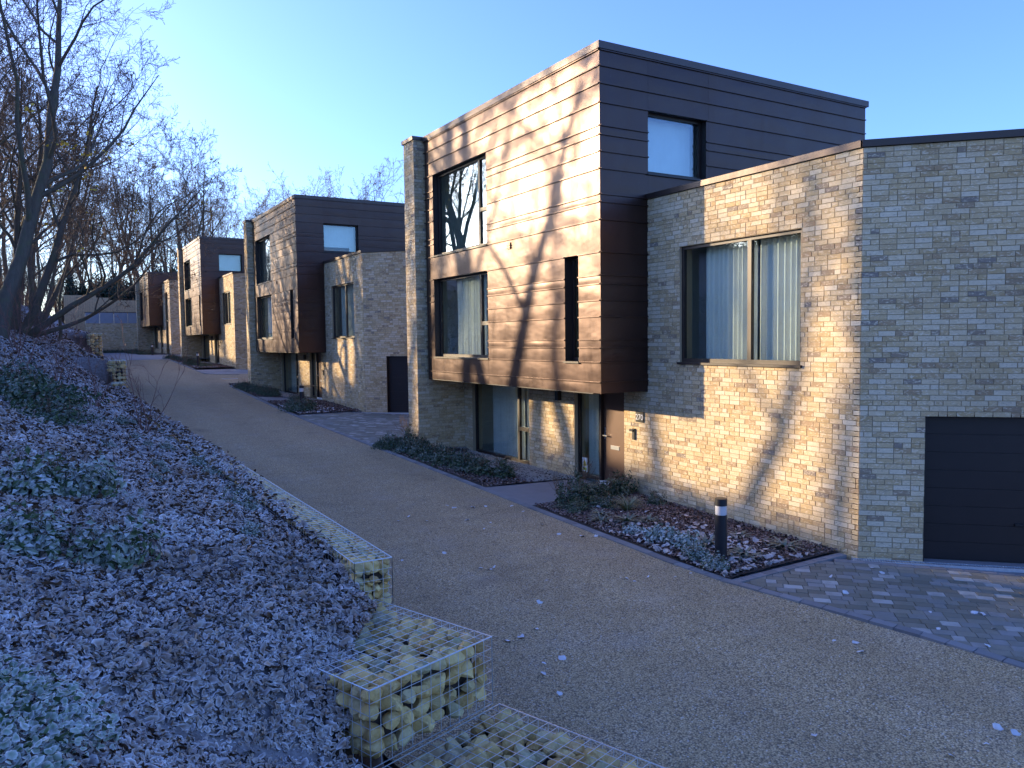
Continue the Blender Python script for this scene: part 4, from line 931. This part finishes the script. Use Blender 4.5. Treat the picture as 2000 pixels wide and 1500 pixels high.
A('strap', -.35, -3.05, 1.2, 'dark drooping plant behind the frosted plants'); A('strap', -.3, -3.75, 1.15, 'dark drooping plant right of the bollard'); A('frost', -.95, -3.45, .5, 'frosted low plant left of the bollard foot'); A('frost', -1.0, -3.9, .42, 'frosted low plant in front of the bollard foot'); A('strap', .55, -3.75, 1.05, 'dark plant near the corner of bed and wall'); A('bush', .75, -.65, .7, 'small dark bush at the foot of the wall'); A('strap', .4, -3.0, .8, 'dark plant midway along the wall')
for i, (x, y, s_) in enumerate([(-1.0, 7.9, 1.0), (-.8, 7.2, 1.0), (-.75, 6.5, 1.05), (-.7, 5.8, 1.0), (-.65, 5.1, 1.05), (-.55, 4.4, 1.0), (-.45, 6.1, .9), (-.4, 7.6, 1.1)]):
    A('low', x, y, s_*1.05, 'dark green low juniper under the nearest ground floor window', 'low junipers by the wing wall', name='juniper')
A('bush', -.62, 3.6, 1.15, 'dark bushy plant by the path, left of two'); A('bush', -.35, 3.1, 1.25, 'dark bushy plant at the end of the pebble margin'); A('strap', -.85, 4.0, 1.0, 'strap leaved plant behind the kerb left of the path'); A('pale', -1.05, 7.1, .8, 'pale frosted plant at the kerb by the wing wall'); A('upright', -.5, 7.9, 1.3, 'twiggy upright plant against the wing wall'); A('grass', -.7, 8.3, 1.3, 'green grass clump at the corner of the wing wall')
for h, (loc, _, _, _) in list(enumerate(HL))[1:]:
    for i in range(16):
        x = rn.uniform(-1.05, -.2); y = loc[1]+(rn.uniform(2.6, 8.3) if i < 10 else rn.uniform(-3.6, .3)); A('low' if i < 12 else 'bush', x+min(loc[0], 0), y, rn.uniform(.8, 1.15), 'dark green low plant in the beds of the %s house' % ORD[h], 'bed plants of the %s house' % ORD[h])
for i in range(16): A('bush', -5.3+i*.29, 75.0, 1.3, 'dark low plant along the foot of the far end wall', 'plants along the end wall', z=2.25)
# bank plants
def bp(kind, x, y, sc, label, group=None): return plant(kind, x, y, sc, label, group, z=float(bank(x, y))-.02)
bp('frost', -8.55, -3.4, .95, 'frosted leafy shrub in the middle of the bank'); bp('frost', -8.45, -5.3, .85, 'frosted big leaved plant nearer the camera'); bp('frost', -8.95, -3.6, 1.0, 'frosted shrub at the left edge of the picture'); bp('frost', -8.95, -5.2, .8, 'frosted plant cut by the left edge')
bp('low', -8.8, 2.5, 1.5, 'dark conifer shrub lower part at the left edge'); bp('low', -9.0, 4.5, 2.0, 'dark spreading conifer shrub at the left edge'); bp('low', -9.3, 6.5, 2.2, 'frosty spreading conifer shrub behind the dark one')
for i in range(26):
    y = rn.uniform(-4.5, 6); x = float(xg(y))-.4-abs(rn.gauss(0, .8)); bp('frost', x, y, rn.uniform(.22, .42), 'small frosted green weed in the litter near the narrow gabion', 'small weeds on the bank')
# frosted ground cover in the near left corner
g = np.random.default_rng(8); n = 26000
x = g.uniform(-11, -8.0, n); y = g.uniform(-11.5, -7.2, n); th = np.degrees(np.arctan2(x-CAM.x, y-CAM.y)); rr_ = np.hypot(x-CAM.x, y-CAM.y)
lim = -8.55+.22*np.sin(y*4)+(-8.3-y)*.28
ok = (x < lim) & (rr_ > .9); x, y = x[ok], y[ok]
gc = link('ground_cover', flakes(np.stack([x, y, bank(x, y)+g.uniform(.02, .16, len(x))], 1), .04, np.zeros((len(x), 3)), 'cover_leaf', 'ground_cover', (1.3, 1.8), .6, .7, 31)); tag(gc, 'frosted small leaved ground cover in the near left corner', 'ground cover', kind='stuff')
# bare red-stemmed shrubs
RS = []
for s in range(3):
    gg = tree_geo(90+s, 1.1, .012, [((0, 0, -.05), (math.cos(a)*.5, math.sin(a)*.5, 1), 1.1+.3*math.sin(a*3), .011) for a in np.linspace(0, 5.2, 5)], limbs=3, dens=(2, 0, 0), start=.35, spread=.55, droop=.05)
    V0, F0 = tubes([(p, np.maximum(r_*.8, .0022)) for lv in gg for p, r_ in gg[lv]], 4); RS.append(new_mesh('stems', V0, F0, 'twig_red', True))
for i, (x, y, s_, lab) in enumerate([(-7.25, 4.6, 1.3, 'bare arching shrub reaching over the drive edge'), (-7.9, 7.5, 1.1, 'bare red twigged shrub halfway up the bank'), (-8.6, 10.5, 1.3, 'bare red twigged shrub below the trees'), (-8.3, 14, 1.4, 'bare red twigged shrub in the sunlit strip'), (-9.3, 13, 1.5, 'bare twiggy shrub at the foot of the leaning tree'), (-9.6, 18, 1.8, 'tall red twigged thicket under the big tree')]):
    t_ = empty('bare_shrub', (x, y, float(bank(x, y))), i*1.3); t_.scale = (s_,)*3; tag(t_, lab, 'shrub', 'bare shrubs on the bank'); link('stems', RS[i % 3], t_)
# fallen leaves on the drive and paving
LF = [flakes(np.zeros((1, 3)), .085, np.zeros((1, 3)), 'fallen_leaf', 'fallen_leaf', (1.1, 1.5), .5, .25, 200+s) for s in range(6)]
g = np.random.default_rng(12)
for i in range(82):
    if i < 68: y = g.uniform(-9, 2); x = g.uniform(-5.6, -1.4); z = float(zr(y))+.012
    else: y = g.uniform(-8, -4.6); x = g.uniform(-.4, 1.0); z = float(gz(x, y))+.012
    o = link('fallen_leaf', LF[i % 6], None, (x, y, z)); o.rotation_euler.z = g.uniform(0, 6.28); s_ = g.uniform(.5, 1.0); o.scale = (s_,)*3
    tag(o, 'pale frosted leaf lying on the gravel drive' if i < 68 else 'pale frosted leaf lying on the block paving by the garage', 'leaf', 'fallen leaves on the drive' if i < 68 else 'fallen leaves on the paving')
